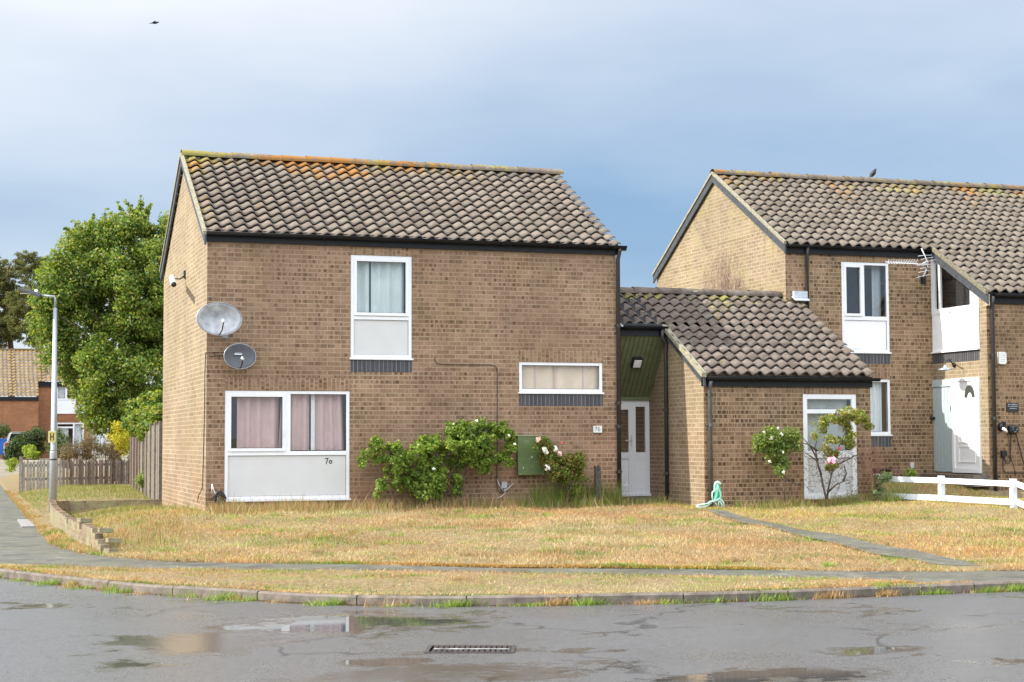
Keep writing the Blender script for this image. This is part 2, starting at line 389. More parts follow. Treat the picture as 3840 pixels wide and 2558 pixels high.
def curtain(T, u0, u1, v0, v1, n, mat, parent, amp=.03, wl=.16, name='curtain', gap=None, slant=0):
    mb = MB(); k = max(8, int((u1-u0)/.02)); ph = random.random()*6
    pr = None
    for i in range(k+1):
        u = u0+(u1-u0)*i/k; nn = n+amp*math.sin(u/wl*6.28+ph+.8*math.sin(u*9+ph))
        ut = u; ub = u+(slant*(i/k if slant > 0 else 1-i/k))
        if pr: mb.face([T(pr[1], pr[2], v0), T(ub, nn, v0), T(ut, nn, v1), T(pr[0], pr[2], v1)])
        pr = (ut, ub, nn)
    return mb.build(name, mat, parent, smooth=True)

def window(parent, T, u0, u1, v0, v1, splits, fw_=.055, dep=.06, back=-.07, glass=None, sill=True, label=None, handle=None, name='window', sillw=.02):
    """splits: list of (u0,u1,v0,v1,kind) in absolute coordinates; kind pane | sash | panel | panel_white"""
    glass = glass or m_glass
    f = MB(); n0 = back; n1 = back+dep
    # outer frame + members around the cells
    f.box((u0, n0, v0), (u0+fw_, n1, v1), T); f.box((u1-fw_, n0, v0), (u1, n1, v1), T)
    f.box((u0+fw_, n0, v1-fw_), (u1-fw_, n1, v1), T); f.box((u0+fw_, n0, v0), (u1-fw_, n1, v0+fw_), T)
    for s_ in splits:
        if s_[4] == 'bar': f.box((s_[0], n0, s_[2]), (s_[1], n1-.002, s_[3]), T)
    w = f.build(name, m_upvc, parent, bevel=.004)
    if label: w['label'] = label
    for a, b, c, d, kind in splits:
        if kind == 'bar': continue
        if kind == 'sash':
            q = MB(); e = .05; k0, k1 = n0+.012, n1+.014
            q.box((a, k0, c), (a+e, k1, d), T); q.box((b-e, k0, c), (b, k1, d), T); q.box((a+e, k0, c), (b-e, k1, c+e), T); q.box((a+e, k0, d-e), (b-e, k1, d), T)
            q.build('sash_frame', m_upvc, w, bevel=.004)
            g_ = MB(); g_.box((a+e, n0+.02, c+e), (b-e, n0+.03, d-e), T); g_.build('pane', glass, w)
            # dark gasket line
            q = MB()
            for (x0, x1, y0, y1) in ((a+e, a+e+.007, c+e, d-e), (b-e-.007, b-e, c+e, d-e), (a+e+.007, b-e-.007, c+e, c+e+.007), (a+e+.007, b-e-.007, d-e-.007, d-e)): q.box((x0, n0+.03, y0), (x1, n0+.036, y1), T)
            q.build('gasket', m_blackp, w)
        elif kind == 'pane':
            MB().box((a, n0+.02, c), (b, n0+.03, d), T).build('pane', glass, w)
            q = MB()
            for (x0, x1, y0, y1) in ((a, a+.007, c, d), (b-.007, b, c, d), (a+.007, b-.007, c, c+.007), (a+.007, b-.007, d-.007, d)): q.box((x0, n0+.03, y0), (x1, n0+.036, y1), T)
            q.build('gasket', m_blackp, w)
        elif kind.startswith('panel'):
            MB().box((a, n0+.01, c), (b, n0+.035, d), T).build('panel', m_white if kind == 'panel_white' else m_panel, w)
            q = MB()
            for (x0, x1, y0, y1) in ((a, a+.005, c, d), (b-.005, b, c, d), (a+.005, b-.005, c, c+.005), (a+.005, b-.005, d-.005, d)): q.box((x0, n0+.035, y0), (x1, n0+.040, y1), T)
            q.build('gasket', m_pipeg, w)
    if sill:
        MB().box((u0-sillw, n0, v0-.03), (u1+sillw, .035, v0-.001), T).build('sill', m_upvc, w, bevel=.004)
    if handle:
        MB().box((handle[0], n1+.014, handle[1]), (handle[0]+.02, n1+.045, handle[1]+.11), T).build('handle', m_upvc, w)
    return w

def pantile(name, mat, parent, xr, ye, ze, yr, slope, rows, side=-1, tw=.2275, seg=11, amp=.031, lift=.062, xo=0.):
    """rows of S-shaped tiles. xr(row centre y) -> (xa, xb); side -1: front slope (eave at smaller y)."""
    V = []; Fc = []; C = []
    L_ = (yr-ye)/rows
    prof = []
    for k in range(seg+1):
        t = k/seg
        prof.append(amp*(math.cos(2*math.pi*(t**.80))*-1)*1.0)
    # roll: low on the left two thirds, crest at the right
    u = np.linspace(0, 1, seg+1); h = np.interp(u, [0, .22, .88, 1], [0, 0, 0, 0])
    h = np.where(u < .22, -np.cos(np.pi*(.22-u)/.34), np.where(u < .88, -np.cos(np.pi*(u-.22)/.66), np.cos(np.pi*(u-.88)/.34)))*amp
    nr = np.array([0, side*slope, 1.])/math.sqrt(1+slope*slope)*1.0
    for r in range(rows):
        y0 = ye+r*L_; y1 = y0+L_*1.12; z0 = ze+slope*abs(y0-ye); z1 = ze+slope*abs(y1-ye)
        xa, xb = xr((y0+y1)/2)
        n = max(1, int(round((xb-xa)/tw))); w = (xb-xa)/n
        rid = 1-r/rows; rid = 1-(rows-1-r)/rows
        for i in range(n):
            x0 = xa+i*w; jit = random.uniform(-.004, .004); rn = random.random(); b0 = len(V)
            jz = random.uniform(-.003, .004)
            skew = random.uniform(-.006, .006)
            for j in range(seg+1):
                x = x0+w*j/seg*1.0
                hh = h[j]
                V.append((x, y0+jit+skew*j/seg, z0+hh+lift+jz)); V.append((x, y1, z1+hh)); V.append((x, y0+jit+.006+skew*j/seg, z0+hh+lift-.024+jz))
            for j in range(seg):
                a = b0+3*j; Fc.append((a, a+3, a+4, a+1)); C.append((rn, rid, 0))
                Fc.append((a+2, a+5, a+3, a)); C.append((rn*.5, rid, 1))
            # right side wall of the roll
    V = np.array(V)
    if side > 0: pass
    o = npmesh(name, V, Fc, mat, parent, np.array(C), smooth=False)
    return o

def mirror_rows(*a): pass

def ridge(name, mat, parent, xa, xb, y, z, r=.115, n=10, step=.45, rl=1.02):
    V = []; Fc = []; C = []
    k = max(1, int((xb-xa)/step)); w = (xb-xa)/k
    for i in range(k):
        x0 = xa+i*w; x1 = x0+w+.02; rr0 = r+.008+random.uniform(-.004, .004); rr1 = r-.004; b0 = len(V); rn = random.random(); dz = random.uniform(-.006, .006)
        for j in range(n+1):
            a = math.pi*(j/n)*1.1-.05*math.pi
            V.append((x0, y+rr0*math.cos(a), z+dz+rr0*math.sin(a)*.85)); V.append((x1, y+rr1*math.cos(a), z+dz+rr1*math.sin(a)*.85))
        for j in range(n):
            q = b0+2*j; Fc.append((q, q+1, q+3, q+2)); C.append((rn, rl, 0))
    o = npmesh(name, V, Fc, mat, parent, np.array(C), smooth=True)
    return o

def gutter(name, parent, xa, xb, y, z, r=.055, mat=None):
    """half round gutter running along x, its centre at y, rim at z"""
    mb = MB(); n = 8; ring = []
    for j in range(n+1):
        a = math.pi+math.pi*j/n; ring.append((y+r*math.cos(a), z+r*math.sin(a)))
    for j in range(n): mb.face([(xa, *ring[j]), (xb, *ring[j]), (xb, *ring[j+1]), (xa, *ring[j+1])])
    mb.face([(xa, *q) for q in ring]); mb.face([(xb, *q) for q in ring[::-1]])
    mb.tube([(xa, y-r, z), (xb, y-r, z)], .006, 6)
    q = mb; x = xa+.9
    while x < xb-.2:
        rg = [(y+(r+.006)*math.cos(math.pi+math.pi*j/n), z+(r+.006)*math.sin(math.pi+math.pi*j/n)) for j in range(n+1)]
        for j in range(n): q.face([(x, *rg[j]), (x+.05, *rg[j]), (x+.05, *rg[j+1]), (x, *rg[j+1])])
        x += 1.05
    return mb.build(name, mat or m_black, parent, smooth=True)

def downpipe(parent, pts, r=.034, mat=None, collars=(), label=None):
    o = MB().tube(pts, r, 12).build('downpipe', mat or m_pipe, parent, smooth=True)
    for z in collars:
        x, y = pts[-1][0], pts[-1][1]; MB().tube([(x, y, z-.03), (x, y, z+.03)], r+.007, 12).box((x-.055, y-.005, z-.012), (x+.055, y+.05, z+.012)).build('pipe_clip', mat or m_pipe, o)
    if label: o['label'] = label
    return o
SL = .5625

# ================================================================== SETTING
def smooth(t): t = min(max(t, 0), 1); return t*t*(3-2*t)
KERB = [(-9, 40), (-7.2, 5), (-6.2, -2), (-4.6, -5.2), (-3.342, -6.756), (-2.451, -8.602), (-1.911, -9.551), (-1.226, -10.359), (-.668, -11.05), (-.107, -11.515), (.5, -11.85), (1.254, -12.08), (2.97, -12.42), (4.077, -12.50), (5.272, -12.46), (6.933, -12.45), (12, -12.4), (40, -12)]
PB = [(-2.53, 60), (-2.51, 18.474), (-2.53, 6.812), (-2.50, 1.57), (-2.44, -2.297), (-2.236, -4.063), (-1.841, -5.169), (-1.196, -6.148), (-.3, -6.75), (.733, -7.291), (2.376, -8.579), (4.348, -9.54), (5.475, -10.214), (6.807, -10.853), (8.2, -11.3), (14, -11.4), (40, -11.3)]
VB = [(-12, 40), (-9.5, 5), (-6.5, -2.2), (-4.9, -4.7), (-3.333, -6.145), (-2.507, -6.922), (-1.865, -7.334), (-.722, -7.873), (.472, -8.462), (2.15, -9.4), (3.88, -10.55), (4.87, -11.35), (5.471, -12.1), (5.7, -12.28)]
def interp(poly, x):
    P = [p for p in poly if True]
    for (xa, ya), (xb, yb) in zip(P, P[1:]):
        if xa <= x <= xb or xb <= x <= xa:
            if abs(xb-xa) < 1e-6: return ya
            return ya+(yb-ya)*(x-xa)/(xb-xa)
    return P[-1][1]
PBX = [(-2.3, -4.)]+[p for p in PB if p[0] > -2.24][0:]
PBX = [p for p in PB if p[0] >= -2.24 and p[1] < -4]
def dens(poly, step=.35):
    out = []
    for a, b in zip(poly, poly[1:]):
        n = max(1, int(math.dist(a, b)/step))
        out += [(a[0]+(b[0]-a[0])*i/n, a[1]+(b[1]-a[1])*i/n) for i in range(n)]
    return out+[poly[-1]]
PBXa = np.array(PBX)
def yback(x): return np.interp(x, PBXa[:, 0], PBXa[:, 1])
def hz(x, y, bumps=True):
    """lawn height"""
    x = np.asarray(x, float); y = np.asarray(y, float)
    yb = yback(x); t = np.clip((y-yb)/(-.3-yb), 0, 1.15); ts = np.clip(t, 0, 1); ts = ts*ts*(3-2*ts)*.6+ts*.4
    z = -.152+.352*ts-.03*np.clip((x-9)/3, 0, 1)*ts+.26*np.clip((x-11.8)/.6, 0, 1)*np.clip((y+.9)/1.5, 0, 1)+.13*np.clip((x-10)/2, 0, 1)*np.clip((y+7)/3.5, 0, 1)
    # falls away behind and to the west of the house
    z = z-np.clip((y-0)/6, 0, 1)*.13*(x < 3)
    ed = np.clip((x+2.5)/1.6, 0, 1); z = np.where(x < -.9, -.13+(z+.13)*ed, z)
    if bumps: z = z+.012*np.sin(x*2.1+y*1.3)+.01*np.sin(x*4.7-y*3.1)
    return z
def inlawn(x, y): 
    x = np.asarray(x, float); y = np.asarray(y, float)
    left = np.interp(y, [-4.063, -2.297, 1.57, 6.8, 60], [-2.236, -2.44, -2.50, -2.53, -2.53])
    return ((x > left) & (y > -4.063)) | ((y <= -4.063) & (y > yback(x)) & (x > -2.236))

m_ground, nt, p, N, L = newmat('dry_turf'); g = G(nt); ob = N('ShaderNodeTexCoord').outputs['Object']
a = g.noise(ob, 1.1, 5, .6); b = g.noise(ob, 14, 5, .7); c = g.noise(ob, 60, 3, .7)
col = g.mix(g.mr(a, .35, .65), (.20, .155, .09), (.19, .13, .075)); col = g.mix(g.mr(b, .45, .65, 0, .7), col, (.40, .32, .17)); col = g.mix(g.mr(c, .5, .7, 0, .6), col, (.12, .08, .045))
col = g.mix(g.mr(g.noise(ob, .7, 4, .7), .56, .66, 0, .6), col, (.16, .19, .04))
L(col, p.inputs['Base Color']); p.inputs['Roughness'].default_value = .95; p.inputs['Specular IOR Level'].default_value = .1
bp_ = N('ShaderNodeBump'); bp_.inputs['Strength'].default_value = .8; bp_.inputs['Distance'].default_value = .03; L(b, bp_.inputs['Height']); L(bp_.outputs[0], p.inputs['Normal'])

m_pave, nt, p, N, L = newmat('mossy_tarmac'); g = G(nt); ob = N('ShaderNodeTexCoord').outputs['Object']
a = g.noise(ob, 1.0, 5, .65); b = g.noise(ob, 24, 4, .7); c = g.noise(ob, 120, 2, .7)
col = g.mix(g.mr(b, .35, .7), (.07, .063, .052), (.14, .13, .11)); col = g.mix(g.mr(g.noise(g.mapp(ob, (1, 2.0, 1)), 5, 6, .75), .42, .60, 0, .7), col, (.105, .11, .05)); col = g.mix(g.mr(c, .52, .68, 0, .6), col, (.27, .255, .22)); col = g.mix(g.mr(g.noise(ob, 2.2, 5, .75), .48, .64, 0, .75), col, (.05, .048, .042)); col = g.mix(g.mr(g.noise(g.mapp(ob, (1, 1, 1), (3, 1, 0)), 3.1, 5, .8), .54, .66, 0, .6), col, (.24, .225, .19))
L(col, p.inputs['Base Color']); L(g.mr(a, .4, .6, .35, .85), p.inputs['Roughness'])
bp_ = N('ShaderNodeBump'); bp_.inputs['Strength'].default_value = .6; bp_.inputs['Distance'].default_value = .01; L(b, bp_.inputs['Height']); L(bp_.outputs[0], p.inputs['Normal'])

m_road, nt, p, N, L = newmat('wet_asphalt'); g = G(nt); ob = N('ShaderNodeTexCoord').outputs['Object']
fine = g.noise(ob, 90, 3, .7); med = g.noise(ob, 9, 4, .6)
big = g.noise(g.mapp(ob, (1, 1.2, 1), (4.3, 2.2, 0)), 1.15, 6, .62, .4)
pud = g.mr(g.m('ADD', big, g.m('MULTIPLY', g.m('SUBTRACT', med, .5), .25)), .585, .68, 0, .9, True)
rx, ry, rz_ = g.xyz(ob)
for (px_, py_, ax_, ay_, st_) in ((1340, 2335, 1.25, .95, 1), (780, 2400, .8, .9, .72), (1650, 2530, 1.3, .5, .8), (2900, 2550, .9, .5, 1), (3300, 2440, .5, .25, 1), (1450, 2480, .35, .25, 1)):
    c_ = B(px_, py_, z=-.25); ex = g.m('DIVIDE', g.m('SUBTRACT', rx, c_.x), ax_); ey = g.m('DIVIDE', g.m('SUBTRACT', ry, c_.y), ay_)
    e_ = g.m('ADD', g.m('ADD', g.m('MULTIPLY', ex, ex), g.m('MULTIPLY', ey, ey)), g.m('ADD', g.m('MULTIPLY', g.m('SUBTRACT', big, .5), 5.5), g.m('MULTIPLY', g.m('SUBTRACT', med, .5), 1.6)))
    pud = g.m('MAXIMUM', pud, g.mr(e_, .35, 1.1, st_, 0, True))
damp = g.mr(g.noise(ob, .35, 4, .6), .35, .6)
col = g.mix(g.mr(fine, .4, .72), (.06, .059, .06), (.19, .182, .18)); col = g.mix(g.mr(g.noise(ob, 60, 3, .75), .60, .70, 0, .8), col, (.50, .49, .47))
col = g.mix(g.mr(g.noise(g.mapp(ob, (1, 1, 1)), 2.1, 5, .7), .55, .75, 0, .4), col, (.12, .11, .10))
cr_ = N('ShaderNodeTexVoronoi'); cr_.feature = 'DISTANCE_TO_EDGE'; cr_.inputs['Scale'].default_value = .42
wv = N('ShaderNodeVectorMath'); wv.operation = 'ADD'; L(ob, wv.inputs[0]); nn = N('ShaderNodeTexNoise'); nn.inputs['Scale'].default_value = 1.3; nn.inputs['Detail'].default_value = 5; L(ob, nn.inputs[0]); L(nn.outputs['Color'], wv.inputs[1]); L(wv.outputs[0], cr_.inputs['Vector'])
crack = g.mr(cr_.outputs['Distance'], .004, .011, 1, 0); crack = g.m('MULTIPLY', crack, g.mr(g.noise(ob, .8, 2), .5, .56))
col = g.mix(g.m('MULTIPLY', crack, .75), col, (.02, .02, .018))
col = g.mix(g.m('MULTIPLY', pud, .5), col, (.045, .042, .038))
L(col, p.inputs['Base Color'])
rg_ = g.m('ADD', g.mr(damp, 0, 1, .44, .26), g.m('MULTIPLY', g.m('SUBTRACT', fine, .5), .25))
rr = N('ShaderNodeMix'); rr.data_type = 'FLOAT'; L(pud, rr.inputs[0]); L(rg_, rr.inputs[2]); rr.inputs[3].default_value = .035; L(rr.outputs[0], p.inputs['Roughness'])
p.inputs['Specular IOR Level'].default_value = .6
hgt = g.m('MULTIPLY', g.m('ADD', g.m('MULTIPLY', fine, .35), g.m('MULTIPLY', med, .65)), g.m('SUBTRACT', 1., pud))
bp_ = N('ShaderNodeBump'); bp_.inputs['Strength'].default_value = .5; bp_.inputs['Distance'].default_value = .012; L(hgt, bp_.inputs['Height']); L(bp_.outputs[0], p.inputs['Normal'])

m_kerb = simple('kerb_concrete', (.15, .122, .098), .85, noise=.35, nscale=9, bump=.5)
m_far = simple('far_ground', (.10, .11, .045), .95, noise=.4, nscale=.3)

def strip(name, A, Bp, zf, mat, kind='structure', cols=6):
    """loft between two polylines with equal number of points"""
    V = []; Fc = []
    for (a, b) in zip(A, Bp):
        for k in range(cols+1):
            t = k/cols; x = a[0]+(b[0]-a[0])*t; y = a[1]+(b[1]-a[1])*t; V.append((x, y, zf(x, y, t)))
    for i in range(len(A)-1):
        for k in range(cols):
            q = i*(cols+1)+k; Fc.append((q, q+1, q+cols+2, q+cols+1))
    V = np.array(V); o = npmesh(name, V, Fc, mat)
    nrm = o.data.polygons[0].normal
    if nrm.z < 0: o.data.flip_normals()
    if kind: o['kind'] = kind
    return o
def resample(poly, n):
    d = [0]
    for a, b in zip(poly, poly[1:]): d.append(d[-1]+math.dist(a, b))
    out = []
    for i in range(n):
        s_ = d[-1]*i/(n-1)
        for k in range(len(poly)-1):
            if s_ <= d[k+1]+1e-9:
                t = (s_-d[k])/(d[k+1]-d[k]); a, b = poly[k], poly[k+1]; out.append((a[0]+(b[0]-a[0])*t, a[1]+(b[1]-a[1])*t)); break
    return out
def polymesh(name, pts, z, mat):
    mb = MB(); mb.face([(x, y, z) for x, y in pts]); o = mb.build(name, mat); 
    if o.data.polygons[0].normal.z < 0: o.data.flip_normals()
    o['kind'] = 'structure'; return o
# far ground sheet to the horizon
polymesh('ground', [(-1500, -1500), (1500, -1500), (1500, 2500), (-1500, 2500)], -.32, m_far)
mb = MB(); mb.face([(-60, 38, -.33), (60, 38, -.33), (60, 64, .42), (-60, 64, .42)]); mb.face([(-60, 64, .42), (60, 64, .42), (60, 200, .45), (-60, 200, .45)]); o_ = mb.build('far_slope', simple('far_slope', (.20, .17, .12), .95, noise=.3, nscale=.5)); o_['kind'] = 'structure'
# road in front of the kerb
polymesh('road', [(-60, -60), (60, -60), (60, -12)]+KERB[::-1]+[(-60, 40)], -.25, m_road)
def offs(poly, d):
    out = []
    for i, pnt in enumerate(poly):
        a = Vector(poly[max(i-1, 0)]); b = Vector(poly[min(i+1, len(poly)-1)]); t = (b-a).normalized(); n_ = Vector((-t.y, t.x)); out.append((pnt[0]+n_.x*d, pnt[1]+n_.y*d))
    return out
# kerb stones, each .9 m with a joint
kd = dens(KERB[2:], .3); mb = MB(); acc = 0
ki = offs(kd, .125)
for i in range(len(kd)-1):
    a, b, c, d = kd[i], kd[i+1], ki[i+1], ki[i]
    g0 = .03 if i % 3 == 0 else 0
    a2 = (a[0]+(b[0]-a[0])*g0, a[1]+(b[1]-a[1])*g0); d2 = (d[0]+(c[0]-d[0])*g0, d[1]+(c[1]-d[1])*g0)
    zt = -.150+random.uniform(-.004, .004) if i % 3 == 0 else zt
    bv = .02; aa = (a2[0]+(d2[0]-a2[0])*.16, a2[1]+(d2[1]-a2[1])*.16); bb = (b[0]+(c[0]-b[0])*.16, b[1]+(c[1]-b[1])*.16)
    mb.face([(*a2, -.27), (*b, -.27), (*b, zt-bv), (*a2, zt-bv)]); mb.face([(*a2, zt-bv), (*b, zt-bv), (*bb, zt), (*aa, zt)])
    mb.face([(*aa, zt), (*bb, zt), (*c, zt), (*d2, zt)]); mb.face([(*c, zt), (*d2, zt), (*d2, -.27), (*c, -.27)])
    if g0: mb.face([(*a2, -.27), (*aa, zt), (*d2, zt), (*d2, -.27)])
kb = mb.build('kerb', m_kerb, fix=False); kb['kind'] = 'structure'
# pavement
pv = polymesh('pavement', offs(dens(KERB, 1), .10)+dens(PB, 1)[::-1], -.158, m_pave)
# verge of dry grass between kerb and pavement
VK = [p_ for p_ in KERB if p_[1] < 5.1 and p_[0] < 5.9]; VK[-1] = (5.6, -12.35)
n_ = 120; A = resample(offs(VK, .11), n_); Bq = resample(VB[1:], n_)
verge = strip('verge', A, Bq, lambda x, y, t: -.150+.02*math.sin(math.pi*t)+.004*math.sin(x*7+y*5), m_ground, cols=8)
# lawn sheet with the slope of the garden
xs = np.concatenate([np.arange(-2.6, 16, .07), np.arange(16, 40, 2)]); ys = np.concatenate([np.arange(-11.6, -3, .07), np.arange(-3, 3, .2), np.arange(3, 60, 1.)])
X, Y = np.meshgrid(xs, ys); Zl = hz(X, Y); idx = np.arange(X.size).reshape(X.shape)
V = np.stack([X.ravel(), Y.ravel(), Zl.ravel()], 1)
ok = inlawn(X, Y)
q = np.stack([idx[:-1, :-1], idx[:-1, 1:], idx[1:, 1:], idx[1:, :-1]], -1).reshape(-1, 4); okq = ok.ravel()[q].sum(1) >= 1
of = ~ok.ravel(); fr1 = of & (V[:, 0] > -2.236) & (V[:, 1] < -4.0); V[fr1, 1] = yback(V[fr1, 0])
lf1 = of & ~fr1; V[lf1, 0] = np.interp(V[lf1, 1], [-4.2, -2.297, 1.57, 6.8, 60], [-2.236, -2.44, -2.50, -2.53, -2.53]); V[of, 2] = -.1575
lawn = npmesh('lawn', V, q[okq], m_ground, smooth=True); lawn['kind'] = 'structure'
# concrete path up to the porch
def BH(px, py):
    d_ = (B(px, py, z=0)-CAM).normalized(); t_ = 8.
    while t_ < 60:
        q_ = CAM+d_*t_
        if q_.z < max(float(hz(q_.x, q_.y, False)), -.157): break
        t_ += .01
    return (q_.x, q_.y)
PLp = [BH(a_, b_) for a_, b_ in ((3478, 2122), (3379, 2100), (3195, 2057), (2950, 2002), (2828, 1972), (2700, 1938), (2630, 1917))]
PRp = [BH(a_, b_) for a_, b_ in ((3690, 2122), (3623, 2106), (3440, 2069), (3195, 2026), (2950, 1977), (2790, 1940), (2722, 1923))]
m_path = simple('path_concrete', (.20, .17, .13), .85, noise=.3, nscale=6, bump=.5)
strip('path', resample(PLp, 60), resample(PRp, 60), lambda x, y, t: max(float(hz(x, y)), -.155)+.018-.0165*smooth((-9.9-y)/.7), m_pave, cols=5)

# ================================================================== MAIN HOUSE
W, D, ZE, ZR = 7.272, 6.334, 4.67, 6.65
def gable(mb, x, y0, y1, zb, ze, zr, flip=False):
    ym = (y0+y1)/2
    pts = [(x, y0, zb), (x, y1, zb), (x, y1, ze), (x, ym, zr), (x, y0, ze)]
    mb.face(pts, [(-p_[1], p_[2]) for p_ in pts])
house = thing('brick_house', 'detached two storey brown brick house with tiled roof, number 70 under its window', 'house', (W/2, D/2, 0))
T = FR(0)
holes = [(.307, 2.411, .394, 2.203), (2.425, 3.497, 2.768, 4.526), (5.436, 7.003, 2.204, 2.733)]
mb = MB(); wallface(mb, T, 0, W, -.3, ZE+.12, holes)
mb.build('front_wall', m_brick, house, fix=False)
MB().face([(0, D, -.3), (W, D, -.3), (W, D, ZE+.1), (0, D, ZE+.1)]).build('back_wall', m_brick, house, fix=False)
for x_ in (0, W):
    mb = MB(); gable(mb, x_, 0, D, -.3, ZE+.12, ZR-.08); mb.build('gable_wall', m_bricks_sunlit, house, fix=False)
EY, EZ = -.10, 4.80   # eave of the tiles
yr = D/2
sl = (ZR-.05-EZ)/(yr-EY)
rf = pantile('roof', m_tile, house, lambda y: (-.03, W+.06), EY, EZ, yr, sl, 13)
MB().prism([(0, -.04, EZ-.02), (W, -.04, EZ-.02), (W, yr, ZR-.11), (0, yr, ZR-.11)], (0, 0, .015)).build('roof_underlay', m_dark, house)
MB().prism([(0, D+.04, EZ-.02), (W, D+.04, EZ-.02), (W, yr, ZR-.11), (0, yr, ZR-.11)], (0, 0, .015)).build('roof_underlay', m_dark, house)
bk = MB(); bk.face([(-.03, yr, ZR-.02), (W+.06, yr, ZR-.02), (W+.06, D+.1, EZ), (-.03, D+.1, EZ)]); bk.face([(-.03, yr, ZR-.06), (W+.06, yr, ZR-.06), (W+.06, D+.1, EZ-.04), (-.03, D+.1, EZ-.04)])
pantile('back_roof', m_tile, house, lambda y: (-.03, W+.06), D+.10, EZ, yr, sl, 13, side=1, seg=5)
ridge('ridge_tiles', m_tile, rf, -.06, W+.12, yr, ZR-.02)
def barge(parent, x, ye, ze, yr_, zr_, yb, zb2, off=-.03, h=.17, th=.03, mat=m_barge):
    """black board under the verge + pale mortar line, both slopes of a gable whose wall is at x"""
    mb = MB()
    for (ya, za, yb_, zb_) in ((ye, ze, yr_, zr_), (yb, zb2, yr_, zr_)):
        mb.prism([(x+off-th, ya, za-.03), (x+off-th, yb_, zb_-.03), (x+off-th, yb_, zb_-.03-h), (x+off-th, ya, za-.03-h)], (th, 0, 0))
    mb.build('bargeboard', mat, parent)
    mb = MB()
    for (ya, za, yb_, zb_) in ((ye, ze, yr_, zr_), (yb, zb2, yr_, zr_)):
        mb.prism([(x+off-th-.022, ya, za+.030), (x+off-th-.022, yb_, zb_+.030), (x+off-th-.022, yb_, zb_-.028), (x+off-th-.022, ya, za-.028)], (th+.03, 0, 0))
    mb.build('verge_mortar', m_verge, parent)
barge(house, 0, EY, EZ, yr, ZR, D+.1, EZ)
MB().box((-.03, -.045, ZE), (W+.03, -.012, ZE+.20)).build('fascia', m_black, house)
gutter('gutter', house, -.03, W+.16, -.105, ZE+.150)
MB().box((W+.07, -.10, ZE+.075), (W+.17, -.03, ZE+.125)).build('gutter_end', m_blackp, house)
downpipe(house, [(W+.035, -.105, ZE+.11), (W+.035, -.105, ZE+.06), (W+.025, -.045, ZE-.08), (W+.02, -.045, .22)], .038, m_pipe, (3.4, 2.02, 1.6, .8))
m_soldH = m_bricksold
def lintel(parent, T, u0, u1, v0, h=.215, mat=None):
    MB().box((u0, -.05, v0), (u1, .003, v0+h), T).build('lintel_course', mat or m_bricksold, parent, fix=False)
def sillcourse(parent, T, u0, u1, v0, h=.215):
    mb = MB(); a, b, c, d = u0, u1, v0, v0+h
    mb.box((a, -.05, c), (b, .004, d), T); mb.build('sill_course', m_sillb, parent, fix=False)
lintel(house, T, .307, 2.411, 2.206); lintel(house, T, 2.425, 3.497, 4.529, .138); lintel(house, T, 5.436, 7.003, 2.736)
sillcourse(house, T, 2.425, 3.497, 2.53, .205); sillcourse(house, T, 5.436, 7.003, 1.965, .205)
def bx(px, py=1500, y=0): return B(px, py, y=y).x
def bz(py, px, y=0): return B(px, py, y=y).z
# big window
zt = bz(1700, 1080); zm = .035
m1, m2 = bx(1071, 1600), bx(1088, 1600)
w1 = window(house, T, .307, 2.411, .394, 2.203, [(.362, 2.356, zt-zm, zt+zm, 'bar'), (m1, m2+.01, zt+zm, 2.148, 'bar'), (.362, m1, zt+zm, 2.148, 'sash'), (m2+.01, 2.356, zt+zm, 2.148, 'pane'), (.362, 2.356, .449, zt-zm, 'panel')], label='wide ground floor window with pink curtains over a grey panel', handle=(m1-.04, 1.45))
m_num = simple('black_paint', (.02, .02, .02), .5)
# hand painted 70: strokes 12 mm wide, laid on the panel
def stroke(name, pts, w, y, mat, parent, th=.003):
    mb = MB()
    for a, b in zip(pts, pts[1:]):
        a = Vector(a); b = Vector(b); d = (b-a).normalized(); n_ = Vector((-d.y, d.x))*w/2; a -= d*w*.3; b += d*w*.3
        q = [a+n_, a-n_, b-n_, b+n_]; mb.prism([(c.x, y, c.y) for c in q], (0, -th, 0))
    return mb.build(name, mat, parent, fix=False)
nx, nz = bx(1222, 1727), bz(1740, 1222)
yp_ = .07-.035-.001
st = MB()
digit7 = [(nx-.005, nz+.088), (nx+.045, nz+.094), (nx+.022, nz+.04), (nx+.012, nz-.0)]
stroke('painted_number', digit7, .015, yp_, m_num, w1)
cx_, cz_ = nx+.088, nz+.034
stroke('painted_number', [(cx_+.022*math.cos(a), cz_+.026*math.sin(a)) for a in [k*math.pi/6 for k in range(13)]], .014, yp_, m_num, w1)
m_pink = simple('pink_curtain', (.66, .46, .44), .9, noise=.08, nscale=4)
m_net = simple('pale_curtain', (.70, .76, .73), .9, noise=.08, nscale=4)
m_cream = simple('cream_blind', (.80, .64, .48), .9, noise=.12, nscale=3)
m_netw = simple('net_curtain', (.80, .81, .80), .9, noise=.05)
curtain(T, bx(893), bx(1052), zt+.05, 2.17, -.15, m_pink, w1, .04, .21)
curtain(T, bx(1060), bx(1168), zt+.05, 2.17, -.15, m_pink, w1, .038, .19, slant=-.05)
curtain(T, bx(1184), bx(1290), zt+.05, 2.17, -.15, m_pink, w1, .038, .17, slant=.04)
curtain(T, bx(1172), bx(1186), zt+.05, 2.17, -.13, m_netw, w1, .004, .1)
MB().box((.0+.25, .55, .2), (2.5, .56, 2.3)).build('room_back', m_dark, w1)
